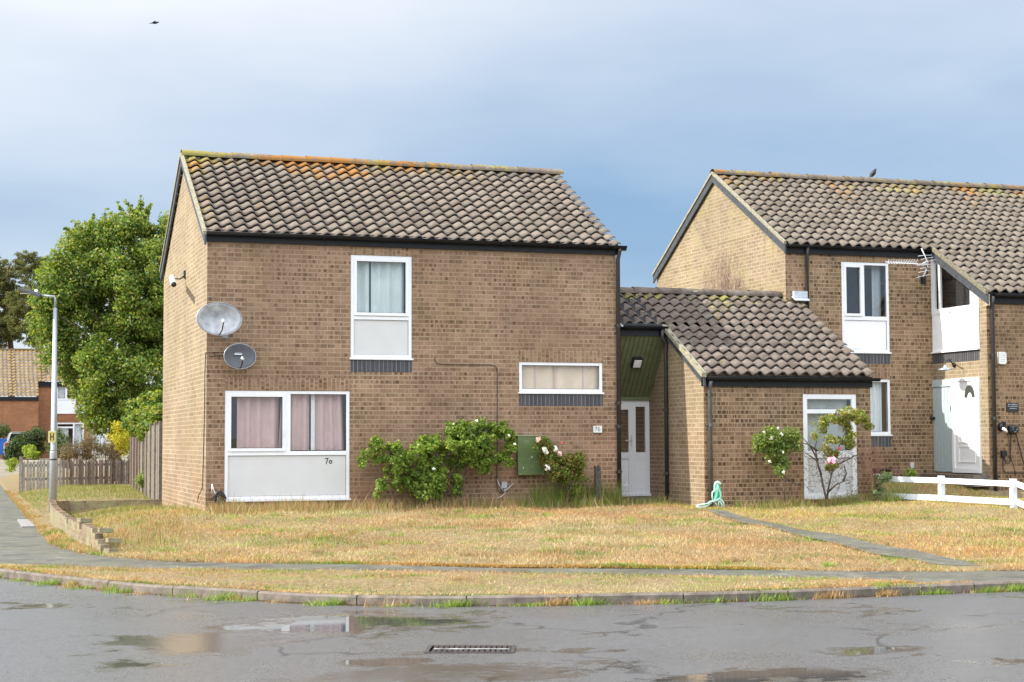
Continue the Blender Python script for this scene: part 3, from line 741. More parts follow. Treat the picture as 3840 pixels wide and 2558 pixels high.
# upper window
zt = bz(1192, 1430)
w2 = window(house, T, 2.425, 3.497, 2.768, 4.526, [(2.48, 3.442, zt-zm, zt+zm, 'bar'), (2.48, 3.442, zt+zm, 4.471, 'sash'), (2.48, 3.442, 2.823, zt-zm, 'panel')], label='tall upstairs window with pale curtains over a grey panel')
curtain(T, 2.50, bx(1392, 1100), zt, 4.50, -.15, m_net, w2, .035, .22); curtain(T, bx(1397, 1100), 3.40, zt, 4.50, -.15, m_net, w2, .035, .19)
MB().box((2.3, .55, 2.6), (3.6, .56, 4.6)).build('room_back', m_dark, w2)
# small window
w3 = window(house, T, 5.436, 7.003, 2.204, 2.733, [(5.491, 6.948, 2.259, 2.678, 'pane')], label='low wide window with cream blind on the upper wall')
curtain(T, 5.46, 6.98, 2.22, 2.72, -.12, m_cream, w3, .012, .3, name='blind')
for px_ in (2010, 2085, 2190): MB().box((bx(px_, 1420), 0.1045, 2.22), (bx(px_, 1420)+.03, 0.1065, 2.72)).build('blind_band', m_pink, w3)

# ================================================================== SIDE EXTENSION (entrance + store)
XL, XRr, YL = 8.416, 11.70, -1.2
ext = thing('side_extension', 'single storey brick side building with low tiled roof and recessed white entrance door', 'house extension', (9.5, .3, 0))
T = FR(YL)
dx0, dx1, dz0, dz1 = B(3012, 1600, y=YL).x, B(3213, 1600, y=YL).x, .30, B(3100, 1478, y=YL).z
mb = MB(); wallface(mb, T, XL, XRr, -.3, 2.55, [(dx0, dx1, dz0, dz1)], reveal=.12)
mb.build('front_wall', m_brickn, ext, fix=False)
def szl(y): return 2.50+SL*(y+1.3)   # underside of the low roof
for x_, e_ in ((XL, 1.25), (XRr, 1.45)):
    pts = [(x_, YL, -.3), (x_, e_, -.3), (x_, e_, szl(e_)-.06), (x_, YL, szl(YL)-.06)]; MB().face(pts, [(-p_[1], p_[2]) for p_ in pts]).build('side_wall', m_bricks_sunlit, ext, fix=False)
# corner return of darker brick beside the entrance soffit
mb = MB(); mb.face([(W, 1.26, -.3), (XL, 1.26, -.3), (XL, 1.26, 3.2), (W, 1.26, 3.2)], [(W, -.3), (XL, -.3), (XL, 3.2), (W, 3.2)]); mb.build('entrance_wall', m_brick, ext, fix=False)
YU = .38
yrl = 1.69; ZRl = 4.2
nlow = 12; Lr = (yrl+1.3)/nlow
ysplit = YU-.05
rf = pantile('roof', m_tile3, ext, lambda y: ((XL-.06 if y < ysplit+.14 else W+.04), (XRr+.06)), -1.30, 2.475, yrl, SL, nlow, tw=.2275)
bkm = MB(); bkm.prism([(W+.04, yrl, ZRl-.03), (XRr-.3, yrl, ZRl-.03), (XRr-.3, 5, ZRl-.03-SL*3.3), (W+.04, 5, ZRl-.03-SL*3.3)], (0, 0, -.05)); bkm.build('back_roof', m_tile3, ext)
ridge('ridge_tiles', m_tile3, rf, W+.04, B(2972, 1096, y=yrl).x, yrl, ZRl-.03, r=.12, rl=.7)
# ceiling boards under the tiles close the roof
MB().prism([(XL, -1.22, 2.42), (XRr, -1.22, 2.42), (XRr, yrl, 2.42+SL*2.91), (XL, yrl, 2.42+SL*2.91)], (0, 0, .02)).build('roof_underlay', m_dark, ext)
MB().prism([(W+.05, YU, szl(YU)-.02), (XL, YU, szl(YU)-.02), (XL, yrl, szl(yrl)-.02), (W+.05, yrl, szl(yrl)-.02)], (0, 0, .02)).build('roof_underlay', m_dark, ext)
MB().box((XL-.05, YL-.045, 2.285), (XRr+.02, YL-.012, 2.475)).build('fascia', m_black, ext)
gutter('gutter', ext, XL+.02, XRr+.13, YL-.105, 2.445)
MB().box((W+.05, YU-.035, 3.25), (XL+.02, YU, 3.44)).build('fascia', m_black, ext)
gutter('gutter', ext, W+.06, XL-.02, YU-.09, 3.42)
# verge of the low roof (left side)
mb = MB(); th = .03
mb.prism([(XL-.035, -1.30, 2.44), (XL-.035, YU, 2.44+SL*1.68), (XL-.035, YU, 2.30+SL*1.68), (XL-.035, -1.30, 2.28)], (th, 0, 0)); mb.build('bargeboard', m_barge, ext)
mb = MB(); mb.prism([(XL-.085, -1.31, 2.52), (XL-.085, YU+.02, 2.52+SL*1.69), (XL-.085, YU+.02, 2.44+SL*1.69), (XL-.085, -1.31, 2.44)], (.09, 0, 0)); mb.build('verge_mortar', m_verge, ext)
downpipe(ext, [(XL+.09, YL-.105, 2.38), (XL+.09, YL-.08, 2.30), (XL+.09, YL-.055, 2.2), (XL+.10, YL-.055, .12)], .034, m_pipeg, (1.62,))
ppx = B(2503, 1500, y=YU-.04).x
downpipe(ext, [(XL-.12, YU-.09, 3.37), (XL-.12, YU-.09, 3.22), (XL-.03, YU-.07, 3.12), (XL-.045, YU-.05, 3.0), (XL-.045, YU-.05, .2)], .036, m_pipe, (1.9, .75))
# flashing where the ridge meets the neighbour
mb = MB(); fx0, fx1 = B(2958, 1100, y=1.40).x, B(3030, 1100, y=1.40).x
mb.box((fx0+.10, 1.36, 4.12), (fx1-.03, 1.44, 4.25)); mb.prism([(fx0+.08, 1.28, 4.055), (fx1-.02, 1.28, 4.055), (fx1-.02, 1.44, 4.14), (fx0+.08, 1.44, 4.14)], (0, 0, .015))
mb.build('lead_flashing', m_lead, ext)
# green boarded soffit over the entrance, sloping back to the door head
m_gb = simple('green_boards', (.125, .145, .07), .6, noise=.15, nscale=7)
mb = MB(); x = W; k = 0
ya, za, yb_, zb_ = YU+.0, 3.27, 1.19, 2.14
dv = Vector((0, yb_-ya, zb_-za)).normalized(); nrm = Vector((0, dv.z, -dv.y)); nrm = nrm if nrm.y < 0 else -nrm
while x < XL-.01:
    x1 = min(x+.088, XL-.002)
    a_ = Vector((x, ya, za)); b_ = Vector((x, yb_, zb_))
    mb.prism([a_, b_, b_+Vector((x1-x-.007, 0, 0)), a_+Vector((x1-x-.007, 0, 0))], nrm*.012)
    x += .09
mb.build('boarding', m_gb, ext)
mb = MB(); mb.prism([(W, ya+.02, za), (W, yb_+.02, zb_), (XL, yb_+.02, zb_), (XL, ya+.02, za)], (0, .02, 0)); mb.build('boarding_back', simple('green_shadow_gap', (.02, .028, .012), .8), ext)
MB().box((W, 1.15, 2.10), (XL, 1.2, 2.16)).build('soffit_trim', m_gb, ext)
# entrance door with side light
T2 = FR(1.2); zb0, zt0 = .36, 2.10
xa, xm0, xm1, xb = W-.25, B(2358, 1600, y=1.2).x, B(2390, 1600, y=1.2).x, XL-.005
dr = MB(); dr.box((xa, -.07, zb0), (xa+.06, .0, zt0), T2); dr.box((xb-.085, -.07, zb0), (xb, 0, zt0), T2); dr.box((xa+.06, -.07, zt0-.09), (xb-.085, 0, zt0), T2); dr.box((xa+.06, -.07, zb0), (xb-.085, 0, zb0+.05), T2)
zmid = B(2400, 1692, y=1.2).z
xq = B(2376, 1600, y=1.2).x
dr.box((xq-.02, -.07, zb0+.05), (xq+.045, -.002, zt0-.09), T2)
door = dr.build('entrance_door', m_upvc, ext, bevel=.004)
lf = MB(); e = .085; a0, a1 = xa+.06, xq-.02
for q_ in ((a0, a0+e, zb0+.05, zt0-.09), (a1-e, a1, zb0+.05, zt0-.09), (a0+e, a1-e, zt0-.09-e, zt0-.09), (a0+e, a1-e, zb0+.05, zb0+.05+e*1.3), (a0+e, a1-e, zmid-.14, zmid-.02)): lf.box((q_[0], -.05, q_[2]), (q_[1], .01, q_[3]), T2)
lf.build('leaf', m_upvc, door, bevel=.004)
MB().box((a0+e, -.03, zmid-.02), (a1-e, -.02, zt0-.09-e), T2).build('pane', m_glassd, door)
MB().box((a0+e, -.035, zb0+.05+e*1.3), (a1-e, -.015, zmid-.14), T2).build('lower_panel', m_white, door)
s0, s1 = xq+.045, xb-.085
MB().box((s0, -.03, zmid-.02), (s1, -.02, zt0-.12), T2).build('pane', m_glassd, door)
MB().box((s0, -.035, zb0+.10), (s1, -.01, zmid-.16), T2).build('lower_panel', m_white, door)
for q_ in ((zmid-.16, zmid-.02), (zt0-.12, zt0-.09), (zb0+.05, zb0+.10)): MB().box((s0, -.05, q_[0]), (s1, -.004, q_[1]), T2).build('rail', m_upvc, door)
MB().box((a1-.05, .01, zmid+.10), (a1-.02, .02, zmid+.30), T2).box((a1-.16, .035, zmid+.19), (a1-.03, .05, zmid+.21), T2).box((a1-.045, .02, zmid+.188), (a1-.025, .05, zmid+.212), T2).build('handle', m_alum, door)
MB().box((a1-.36, .01, zmid-.115), (a1-.26, .022, zmid-.05), T2).build('letter_plate', m_white, door)
MB().box((W-.1, .9, .04), (XL-.01, 1.22, .30)).build('doorstep', m_kerb, ext)
MB().box((xa, -.02, zb0-.045), (xb+.01, .05, zb0), T2).build('threshold', m_upvc, door)
MB().box((W-.3, 1.5, 0), (XL, 1.52, 2.6)).build('hall_back', simple('hall_wall', (.35, .32, .29), .9), ext)
# store door with frosted panes
T = FR(YL); zt1 = B(3100, 1535, y=YL).z; zt2 = B(3100, 1551, y=YL).z; zt3 = B(3100, 1690, y=YL).z
m_frost = glass_mat('frosted_glass', (.9, .91, .91), .05)
wd = window(ext, T, dx0, dx1, dz0, dz1, [(dx0+.055, dx1-.055, zt2, zt1, 'bar'), (dx0+.055, dx1-.055, zt1, dz1-.055, 'pane'), (dx0+.055, dx1-.055, zt3, zt2, 'pane'), (dx0+.055, dx1-.055, zt3-.13, zt3, 'bar'), (dx0+.055, dx1-.055, dz0+.055, zt3-.13, 'panel')], fw_=.09, name='store_door', sill=False, label='white half glazed store door under a top light')
curtain(T, dx0+.05, dx1-.16, zt3-.1, zt1-.03, -.14, simple('grey_voile', (.50, .52, .52), .9, noise=.04), wd, .004, .3, name='blind')
curtain(T, dx0+.05, dx1-.12, zt1-.03, dz1, -.14, simple('grey_voile_top', (.42, .42, .38), .9, noise=.25, nscale=3), wd, .004, .3, name='blind')
MB().box((dx0-.2, -.6, 0), (dx1+.2, -.58, 2.3)).build('room_back', m_dark, wd)
lintel(ext, T, dx0-.02, dx1+.02, dz1+.004, 2.284-dz1)

# ================================================================== NEIGHBOUR
XN, YN = 11.424, 1.45; DN = 6.33; XI = 14.70; YF = -.42; XE = 24.
ng = thing('brick_house', 'long brown brick neighbouring house with sloping roof, white panels and a recessed doorway', 'house', (16, 4, .3))
T = FR(YN)
hN = [(12.655, 13.722, 3.085, 4.870), (12.655, 13.712, 1.448, 2.545)]
ZEn = 4.995
mb = MB(); wallface(mb, T, XN, XI, -.2, ZEn+.1, hN)
mb.build('front_wall', m_brickn, ng, fix=False)
MB().face([(XN, YN+DN, -.2), (XE, YN+DN, -.2), (XE, YN+DN, ZEn), (XN, YN+DN, ZEn)]).build('back_wall', m_brickn, ng, fix=False)
TF = FR(YF); mb = MB(); wallface(mb, TF, XI, XE, -.2, 4.05); mb.build('wing_wall', m_brickn, ng, fix=False)
mb = MB(); gable(mb, XN, YN, YN+DN, -.2, ZEn+.1, 6.98); mb.build('gable_wall', m_bricks_sunlit, ng, fix=False)
# recessed west-facing side of the front wing
TS = FL(XI)   # u = -y
def us(px, py): return -B(px, py, x=XI).y
def vs_(px, py): return B(px, py, x=XI).z
d0, dmid, d1 = us(3500, 1500), us(3574, 1500), us(3677, 1500)
dtop, dbot = 2.54, .70
pn0, pn1 = us(3498, 1300), us(3674, 1250)
pbot, pmid = vs_(3498, 1320), vs_(3560, 1150)
mb = MB()
y0_, y1_ = YF, YN
def zs(y): return 5.13+SL*(y-1.35)-.08
# wall pieces around door and panel (u to the right = -y)
uN, uF = -YN, -YF
mb.face([TS(uN, 0, -.2), TS(uF, 0, -.2), TS(uF, 0, dbot), TS(uN, 0, dbot)], [(uN, -.2), (uF, -.2), (uF, dbot), (uN, dbot)])
mb.face([TS(d1, 0, dbot), TS(uF, 0, dbot), TS(uF, 0, zs(YF)), TS(d1, 0, zs(-d1))], [(d1, dbot), (uF, dbot), (uF, zs(YF)), (d1, zs(-d1))])
mb.face([TS(uN, 0, dtop), TS(d1, 0, dtop), TS(d1, 0, pbot-.24), TS(uN, 0, pbot-.24)], [(uN, dtop), (d1, dtop), (d1, pbot-.24), (uN, pbot-.24)])
mb.build('entrance_side_wall', m_bricks_sunlit, ng, fix=False)
MB().box((uN, -.05, pbot-.24), (d1, .003, pbot-.035), TS).build('sill_course', m_sillb, ng, fix=False)
# slanted upstairs window over white panel
pw = MB(); pw.box((uN, -.05, pbot), (pn1, .0, pmid-.12), TS); 
swp = pw.build('stair_window', m_white, ng); swp['label'] = 'slanted upstairs side window above a white panel'
fr_ = MB(); fr_.box((uN, -.05, pmid-.12), (pn1, .012, pmid-.02), TS); fr_.box((uN, -.05, pmid-.02), (uN+.10, .012, zs(YN)), TS)
fr_.prism([TS(uN+.1, .0, zs(YN-.1)-.02), TS(pn1, .0, zs(-pn1)-.02), TS(pn1, .0, zs(-pn1)-.09), TS(uN+.1, .0, zs(YN-.1)-.09)], (-.012, 0, 0))
fr_.box((uN+.24, -.05, pmid-.02), (uN+.30, .0, zs(-uN-.3)-.05), TS)
fr_.build('frame', m_upvc, swp)
gp = MB(); gp.face([TS(uN+.1, -.02, pmid-.02), TS(pn1, -.02, pmid-.02), TS(pn1, -.02, zs(-pn1)), TS(uN+.1, -.02, zs(YN-.1))]); gp.build('pane', m_glass, swp)
gp = MB(); gp.face([TS(uN-1.5, -.35, pmid-.1), TS(pn1-.1, -.35, pmid-.1), TS(pn1-.1, -.35, zs(-pn1+.1)-.12), TS(uN+.05, -.35, zs(YN-.05)-.12), TS(uN-1.5, -.35, 5.05)]); gp.build('room_back', m_dark, swp)
mb = MB(); ua_, ub_ = pn1-.50, pn1-.03
for i in range(40):
    a_, b_ = ua_+(ub_-ua_)*i/40, ua_+(ub_-ua_)*(i+1)/40; mb.face([TS(a_, -.13+.015*math.sin(a_*60), pmid-.05), TS(b_, -.13+.015*math.sin(b_*60), pmid-.05), TS(b_, -.13+.015*math.sin(b_*60), zs(-b_)-.12), TS(a_, -.13+.015*math.sin(a_*60), zs(-a_)-.12)])
mb.build('curtain', m_netw, swp, smooth=True)
MB().box((uN-.03, -.02, pbot-.035), (pn1, .05, pbot-.001), TS).build('sill', m_upvc, swp)
# doors: grey boarded store door, white front door
m_gdoor = simple('grey_door_paint', (.42, .49, .50), .5, noise=.04)
gd = MB(); x = d0
zgt = dtop-.16
while x < dmid-.02:
    gd.box((x, -.04, dbot+.01), (min(x+.10, dmid-.012), .015, zgt), TS); x += .108
gdo = gd.build('store_door', m_gdoor, ng, bevel=.004); gdo['label'] = 'pale grey boarded store door beside the white front door'
MB().box((d0-.04, -.045, dbot), (dmid, -.004, dtop), TS).build('frame', m_gdoor, gdo)
MB().box((d0, .0, zgt+.015), (dmid-.01, .03, dtop-.005), TS).build('top_board', m_gdoor, gdo)
hz_ = vs_(3505, 1568)
MB().lathe([(0, .0), (.03, 0), (.03, .02), (.018, .045), (.035, .06), (.035, .085), (0, .095)], (0, 0, 0), n=16, T=lambda x, y, z: TS(d0+.05+x, .015+z, hz_+y)).build('knob', m_blackp, gdo, smooth=True)
MB().box((dmid-.055, .015, vs_(3578, 1542)), (dmid-.01, .03, vs_(3578, 1522)), TS).build('lock', m_blackp, gdo)
wf = MB(); wf.box((dmid, -.04, dbot), (d1, .02, dtop), TS)
wdo = wf.build('front_door', m_white, ng); wdo['label'] = 'white front door with a small arched light'
fl = MB(); e = .11
for q_ in ((dmid, dmid+.07, dbot, dtop), (d1-.05, d1, dbot, dtop), (dmid+.07, d1-.05, dtop-.06, dtop), (dmid+.07, d1-.05, dbot, dbot+.09)): fl.box((q_[0], .02, q_[2]), (q_[1], .045, q_[3]), TS)
fl.build('frame', m_white, wdo)
fl = MB(); pa, pb_ = dmid+.19, d1-.17
for (z0_, z1_) in ((dbot+.2, dbot+.52), (dbot+.58, dbot+.92), (dbot+1.02, dbot+1.28)):
    for q_ in ((pa, pa+.02, z0_, z1_), (pb_-.02, pb_, z0_, z1_), (pa+.02, pb_-.02, z1_-.02, z1_), (pa+.02, pb_-.02, z0_, z0_+.02)): fl.box((q_[0], .02, q_[2]), (q_[1], .032, q_[3]), TS)
fl.build('moulding', m_white, wdo)
ac, az = us(3640, 1480), vs_(3640, 1490)
q = MB(); n_ = 10
for i in range(n_):
    a0_, a1_ = math.pi*i/n_, math.pi*(i+1)/n_
    q.prism([TS(ac+.08*math.cos(a0_), .02, az+.10*math.sin(a0_)), TS(ac+.08*math.cos(a1_), .02, az+.10*math.sin(a1_)), TS(ac+.17*math.cos(a1_), .02, az+.24*math.sin(a1_)), TS(ac+.17*math.cos(a0_), .02, az+.24*math.sin(a0_))], (-.012, 0, 0))
q.build('arched_light', simple('dark_glass', (.06, .065, .06), .1, noise=.5, nscale=60), wdo)
MB().box((XI-.35, -1.3+.9, .45), (XI, YN-.05, dbot-.03)).build('doorstep', m_kerb, ng)
# roof
nr_ = 19; yrN = YN+DN/2; ZRn = 7.08; ZeN = ZRn-.06-SL*(yrN-(YN-.10))
zf_ = ZeN-SL*(YN-YF)
rows1 = 20
sln = SL
rfN = pantile('roof', m_tile2, ng, lambda y: ((XI-.05 if y < YN-.16 else XN-.03), XE), YF-.10, zf_, yrN, sln, 20)
pantile('back_roof', m_tile2, ng, lambda y: (XN-.03, XE), YN+DN+.1, ZeN, yrN, SL, 13, side=1, seg=5)
ridge('ridge_tiles', m_tile2, rfN, XN-.06, XE, yrN, ZRn-.03)
barge(ng, XN, YN-.1, ZeN+.01, yrN, ZRn-.01, YN+DN+.1, ZeN+.01)
MB().box((XN-.03, YN-.045, ZEn), (XI+.02, YN-.012, ZeN+.02)).build('fascia', m_black, ng)
gutter('gutter', ng, XN-.02, XI-.02, YN-.105, ZeN-.02)
MB().box((XI+.02, YF-.045, zf_-.20), (XE, YF-.012, zf_+.02)).build('fascia', m_black, ng)
gutter('gutter', ng, XI+.12, XE, YF-.105, zf_-.02)
mb = MB(); x_ = XI-.04
mb.prism([(x_, YF-.10, zf_-.03), (x_, YN-.1, ZeN-.03), (x_, YN-.1, ZeN-.22), (x_, YF-.10, zf_-.22)], (.03, 0, 0)); mb.build('bargeboard', m_barge, ng)
mb = MB(); mb.prism([(x_-.04, YF-.10, zf_+.05), (x_-.04, YN-.1, ZeN+.05), (x_-.04, YN-.1, ZeN-.03), (x_-.04, YF-.10, zf_-.03)], (.06, 0, 0)); mb.build('verge_mortar', simple('verge_mortar_mossy', (.17, .15, .10), .9, noise=.35, nscale=20, bump=.6), ng)
MB().box((XI-.03, YF-.09, zf_-.24), (XI+.02, YF-.01, zf_-.03)).build('verge_end', simple('chipped_mortar', (.5, .36, .27), .9, noise=.5, nscale=18), ng)
# short garden-side underlay
MB().prism([(XN, YN-.05, ZeN-.03), (XE, YN-.05, ZeN-.03), (XE, yrN, ZRn-.1), (XN, yrN, ZRn-.1)], (0, 0, .02)).build('roof_underlay', m_dark, ng)
MB().prism([(XI+.03, YF, zf_-.04), (XE, YF, zf_-.04), (XE, YN-.05, ZeN-.06), (XI+.03, YN-.05, ZeN-.06)], (0, 0, .02)).build('roof_underlay', m_dark, ng)
dpx = B(3027, 1000, y=YN-.06).x
downpipe(ng, [(dpx, YN-.1, ZeN-.06), (dpx, YN-.06, ZeN-.2), (dpx, YN-.05, 3.9)], .034, m_pipe)
dpx = B(3722, 1200, y=YF-.06).x
downpipe(ng, [(dpx, YF-.1, zf_-.06), (dpx, YF-.06, zf_-.2), (dpx, YF-.05, .3)], .036, m_pipe, (2.95, 1.75))
T = FR(YN)
zt = B(3250, 1194, y=YN).z; mx = B(3238, 1100, y=YN).x
wn_ = window(ng, T, *hN[0], [(12.71, 13.667, zt-.04, zt+.04, 'bar'), (mx-.02, mx+.03, zt+.04, 4.815, 'bar'), (12.71, mx-.02, zt+.04, 4.815, 'sash'), (mx+.03, 13.667, zt+.04, 4.815, 'pane'), (12.71, 13.667, 3.14, zt-.04, 'panel_white')], label='upstairs window above a white panel reflecting blue sky')
curtain(T, 13.45, 13.66, zt, 4.84, -.2, simple('lilac_curtain', (.40, .44, .47), .9, noise=.1), wn_, .015, .12)
MB().box((12.3, YN+.6, 2.9), (14.68, YN+.62, 5.2)).build('room_back', m_dark, wn_)
sillcourse(ng, T, 12.655, 13.722, 2.85, .20)
wl = window(ng, T, *hN[1], [(12.71, 13.657, 1.503, 2.49, 'pane')], label='ground floor window with white net curtain beside the side extension')
curtain(T, 13.28, 13.60, 1.48, 2.52, -.15, m_netw, wl, .018, .1)
MB().box((12.3, YN+.5, 1.3), (14.5, YN+.52, 2.7)).build('room_back', m_dark, wl)
sillcourse(ng, T, 12.655, 13.712, 1.205, .20)
lintel(ng, T, 12.655, 13.722, 4.873, .118, m_bricksold); lintel(ng, T, 12.655, 13.712, 2.548)

# ================================================================== VEGETATION HELPERS
def unit(v): return v/np.maximum(np.linalg.norm(v, axis=-1, keepdims=True), 1e-9)
def leafset(name, C, size, pal, mat, parent, out=None, jitter=.35, aspect=.62, rnd=1.0, cvar=.25):
    """C (N,3) leaf centres; diamond leaves with random attitude, colours from a palette"""
    N_ = len(C); C = np.asarray(C)
    n = rng.normal(size=(N_, 3)); n = unit(n*rnd+(out if out is not None else 0)+np.array([0, 0, .35]))
    a = unit(np.cross(n, rng.normal(size=(N_, 3)))); b = np.cross(n, a)
    s_ = size*rng.uniform(1-jitter, 1+jitter, (N_, 1))
    fold = n*s_*.12
    V = np.stack([C-a*s_*.5, C+b*s_*aspect*.5+fold, C+a*s_*.5, C-b*s_*aspect*.5+fold], 1).reshape(-1, 3)
    Fc = np.arange(N_*4).reshape(-1, 4)
    pal = np.array(pal); k = rng.integers(0, len(pal), N_); col = pal[k]*rng.uniform(1-cvar, 1+cvar, (N_, 1))
    return npmesh(name, V, Fc, mat, parent, col)
def lobepts(lobes, n, shell=.45, squash=1.0):
    """points in a list of (centre, radius) lobes, more towards the outside; returns points, outward dirs"""
    w = np.array([r**2 for c, r in lobes]); k = rng.choice(len(lobes), n, p=w/w.sum())
    c = np.array([tuple(l[0]) for l in lobes])[k]; r = np.array([l[1] for l in lobes])[k][:, None]
    d = unit(rng.normal(size=(n, 3))); q = rng.uniform(shell, 1, (n, 1))**.7
    d2 = d.copy(); d2[:, 2] *= squash
    return c+d2*r*q, d
def sublobes(lobes, m, rs, shell=.55):
    P, d = lobepts(lobes, m, shell); return [(P[i], rng.uniform(*rs)) for i in range(m)]
def blades(name, x, y, z, h, wd, col, mat, label, cat, lean=.45, parent=None, kind='stuff'):
    n = len(x); a = rng.uniform(0, 2*np.pi, n); dx, dy = np.cos(a), np.sin(a); b = rng.uniform(0, 2*np.pi, n); l = h*rng.uniform(0, lean, n)
    base = np.stack([x, y, z-.01], 1); w_ = np.stack([dx, dy, 0*dx], 1)*(wd/2)[:, None]
    tip = base+np.stack([np.cos(b)*l, np.sin(b)*l, h], 1)
    V = np.stack([base-w_, base+w_, tip], 1).reshape(-1, 3)
    o = npmesh(name, V, np.arange(n*3).reshape(-1, 3), mat, parent, col)
    if kind: tag(o, label, cat, kind=kind)
    return o
def nz2(x, y, s, ph=0):
    return (np.sin(x*s+ph+1.3*np.sin(y*s*.7+ph))+np.sin(y*s*1.3+ph*2+1.1*np.sin(x*s*.9))+.6*np.sin((x+y)*s*2.3+ph))/2.6
STRAW = np.array([(.46, .345, .165), (.44, .28, .125), (.42, .235, .105), (.53, .44, .27), (.40, .24, .135)])
GREEN = np.array([(.17, .24, .045), (.24, .30, .06), (.12, .19, .04)])
def drycol(x, y, gthr=.62, ph=0):
    n = len(x); k = rng.integers(0, 5, n); c = STRAW[k].copy()
    o_ = (nz2(x, y, .8, 2)*.7+nz2(x, y, 2.7, 4)*.5)[:, None]; c = c+np.clip(o_, -1, 1)*np.array([.0, -.06, -.045])+np.clip(-o_, 0, 1)*np.array([.03, .05, .05])
    g_ = (nz2(x, y, 1.9, ph)+.5*nz2(x, y, 5.3, ph+1)+rng.normal(0, .22, n)) > gthr
    c[g_] = GREEN[rng.integers(0, 3, g_.sum())]
    c = c*(1+.16*nz2(x, y, 1.6, 7)+.14*nz2(x, y, 4.3, 9))[:, None]
    return np.clip(c*rng.uniform(.7, 1.22, (n, 1)), .01, 1)

# ------------------------------------------------------------------ grass
n = 330000
x = rng.uniform(-2.5, 14.5, n); y = -11.6+13.0*rng.uniform(0, 1, n)**1.25
k = inlawn(x, y) & ~((x > 0) & (x < W) & (y > -.02)) & ~((x > XL) & (x < XRr) & (y > YL)) & ~((x > XI) & (y > YF)) & (y < 1.4) & ~((x > W) & (x < XL) & (y > .5))
PLa = np.array(PLp); PRa = np.array(PRp)
pxl = np.interp(y, PLa[:, 1], PLa[:, 0]); pxr = np.interp(y, PRa[:, 1], PRa[:, 0])
edge = rng.normal(0, .05, n)
k &= ~((x > pxl+edge) & (x < pxr+edge) & (y < PLa[:, 1].max()))
x, y = x[k], y[k]; z = hz(x, y)
thin = (nz2(x, y, 3.1, 5) > -.9) | (rng.uniform(size=len(x)) < .5); x, y, z = x[thin], y[thin], z[thin]
dE = np.clip((nz2(x, y, 1.1, 3)+1)/2, 0, 1)
h = rng.uniform(.015, .05, len(x))*(.7+.8*dE)*np.where(y > -1.0, 1.5, 1)
cc = drycol(x, y, .70)
rg = x > 8; g2 = rg & (rng.uniform(size=len(x)) < .10+.25*np.clip((y+6)/6, 0, 1)); cc[g2] = (GREEN[rng.integers(0, 3, g2.sum())]*1.25+np.array([.14, .10, .0]))
lf_ = (x < 1.2) & (y > -5) & (rng.uniform(size=len(x)) < .18); cc[lf_] = GREEN[rng.integers(0, 3, lf_.sum())]*1.2+np.array([.08, .06, .03])
blades('lawn_grass', x, y, z, h, rng.uniform(.006, .016, len(x)), cc, m_blade, 'sun scorched straw coloured lawn in front of the brick houses', 'grass', lean=1.3)
# verge
n = 60000; i = rng.integers(0, len(A)-1, n); t = rng.uniform(0, 1, n); u = rng.uniform(0, 1, n)
Aa = np.array(A); Ba = np.array(Bq); pa_ = Aa[i]+(Aa[i+1]-Aa[i])*u[:, None]; pb2 = Ba[i]+(Ba[i+1]-Ba[i])*u[:, None]; q = pa_+(pb2-pa_)*(t*1.04-.02)[:, None]
k = (q[:, 0] > -4.5) & (q[:, 0] < 6.5); q = q[k]; x, y = q[:, 0], q[:, 1]
blades('verge_grass', x, y, -.14+0*x, rng.uniform(.012, .045, len(x)), rng.uniform(.005, .013, len(x)), drycol(x, y, .55, 1.7), m_blade, 'dry yellow grass strip between the kerb and the pavement', 'grass', lean=1.3)
P_ = []; Cc = []; Hh = []
for j in range(420):
    big_ = j < 300; cx2 = rng.uniform(-2.0, 12.5); cy2 = rng.uniform(float(yback(cx2))+.05, -.4)
    if not big_: cx2 = rng.uniform(-3.0, 5.5)
    m_ = int(rng.integers(25, 120)); sp_ = rng.uniform(.03, .16); q = np.array([cx2, cy2])+rng.normal(0, sp_, (m_, 2))*np.array([1.4, 1])
    if not big_: q[:, 1] += np.interp(cx2, [-3.3, -.7, .5, 2.1, 3.9, 5.4], [-6.6, -8.9, -9.9, -10.7, -11.4, -12.2])-cy2+rng.uniform(-.6, .6)
    gr_ = rng.uniform() < .45; c_ = (GREEN[rng.integers(0, 3, m_)]*rng.uniform(.9, 1.5) if gr_ else STRAW[rng.integers(0, 5, m_)]*rng.uniform(.6, 1.15))*rng.uniform(.75, 1.2, (m_, 1))
    P_.append(q); Cc.append(c_); Hh.append(rng.uniform(.02, .09 if big_ else .06, m_))
q = np.concatenate(P_); c_ = np.concatenate(Cc); h_ = np.concatenate(Hh); k = ~((q[:, 0] > XL) & (q[:, 1] > YL)) & ~((q[:, 0] > np.interp(q[:, 1], PLa[:, 1], PLa[:, 0])) & (q[:, 0] < np.interp(q[:, 1], PRa[:, 1], PRa[:, 0])) & (q[:, 1] > -11)); q, c_, h_ = q[k], c_[k], h_[k]
blades('turf_tufts', q[:, 0], q[:, 1], np.maximum(hz(q[:, 0], q[:, 1]), -.145), h_, rng.uniform(.006, .014, len(q)), np.clip(c_, .01, 1), m_blade, 'scattered green and bleached tufts standing out of the dry lawn and verge', 'grass tufts', lean=1.4)
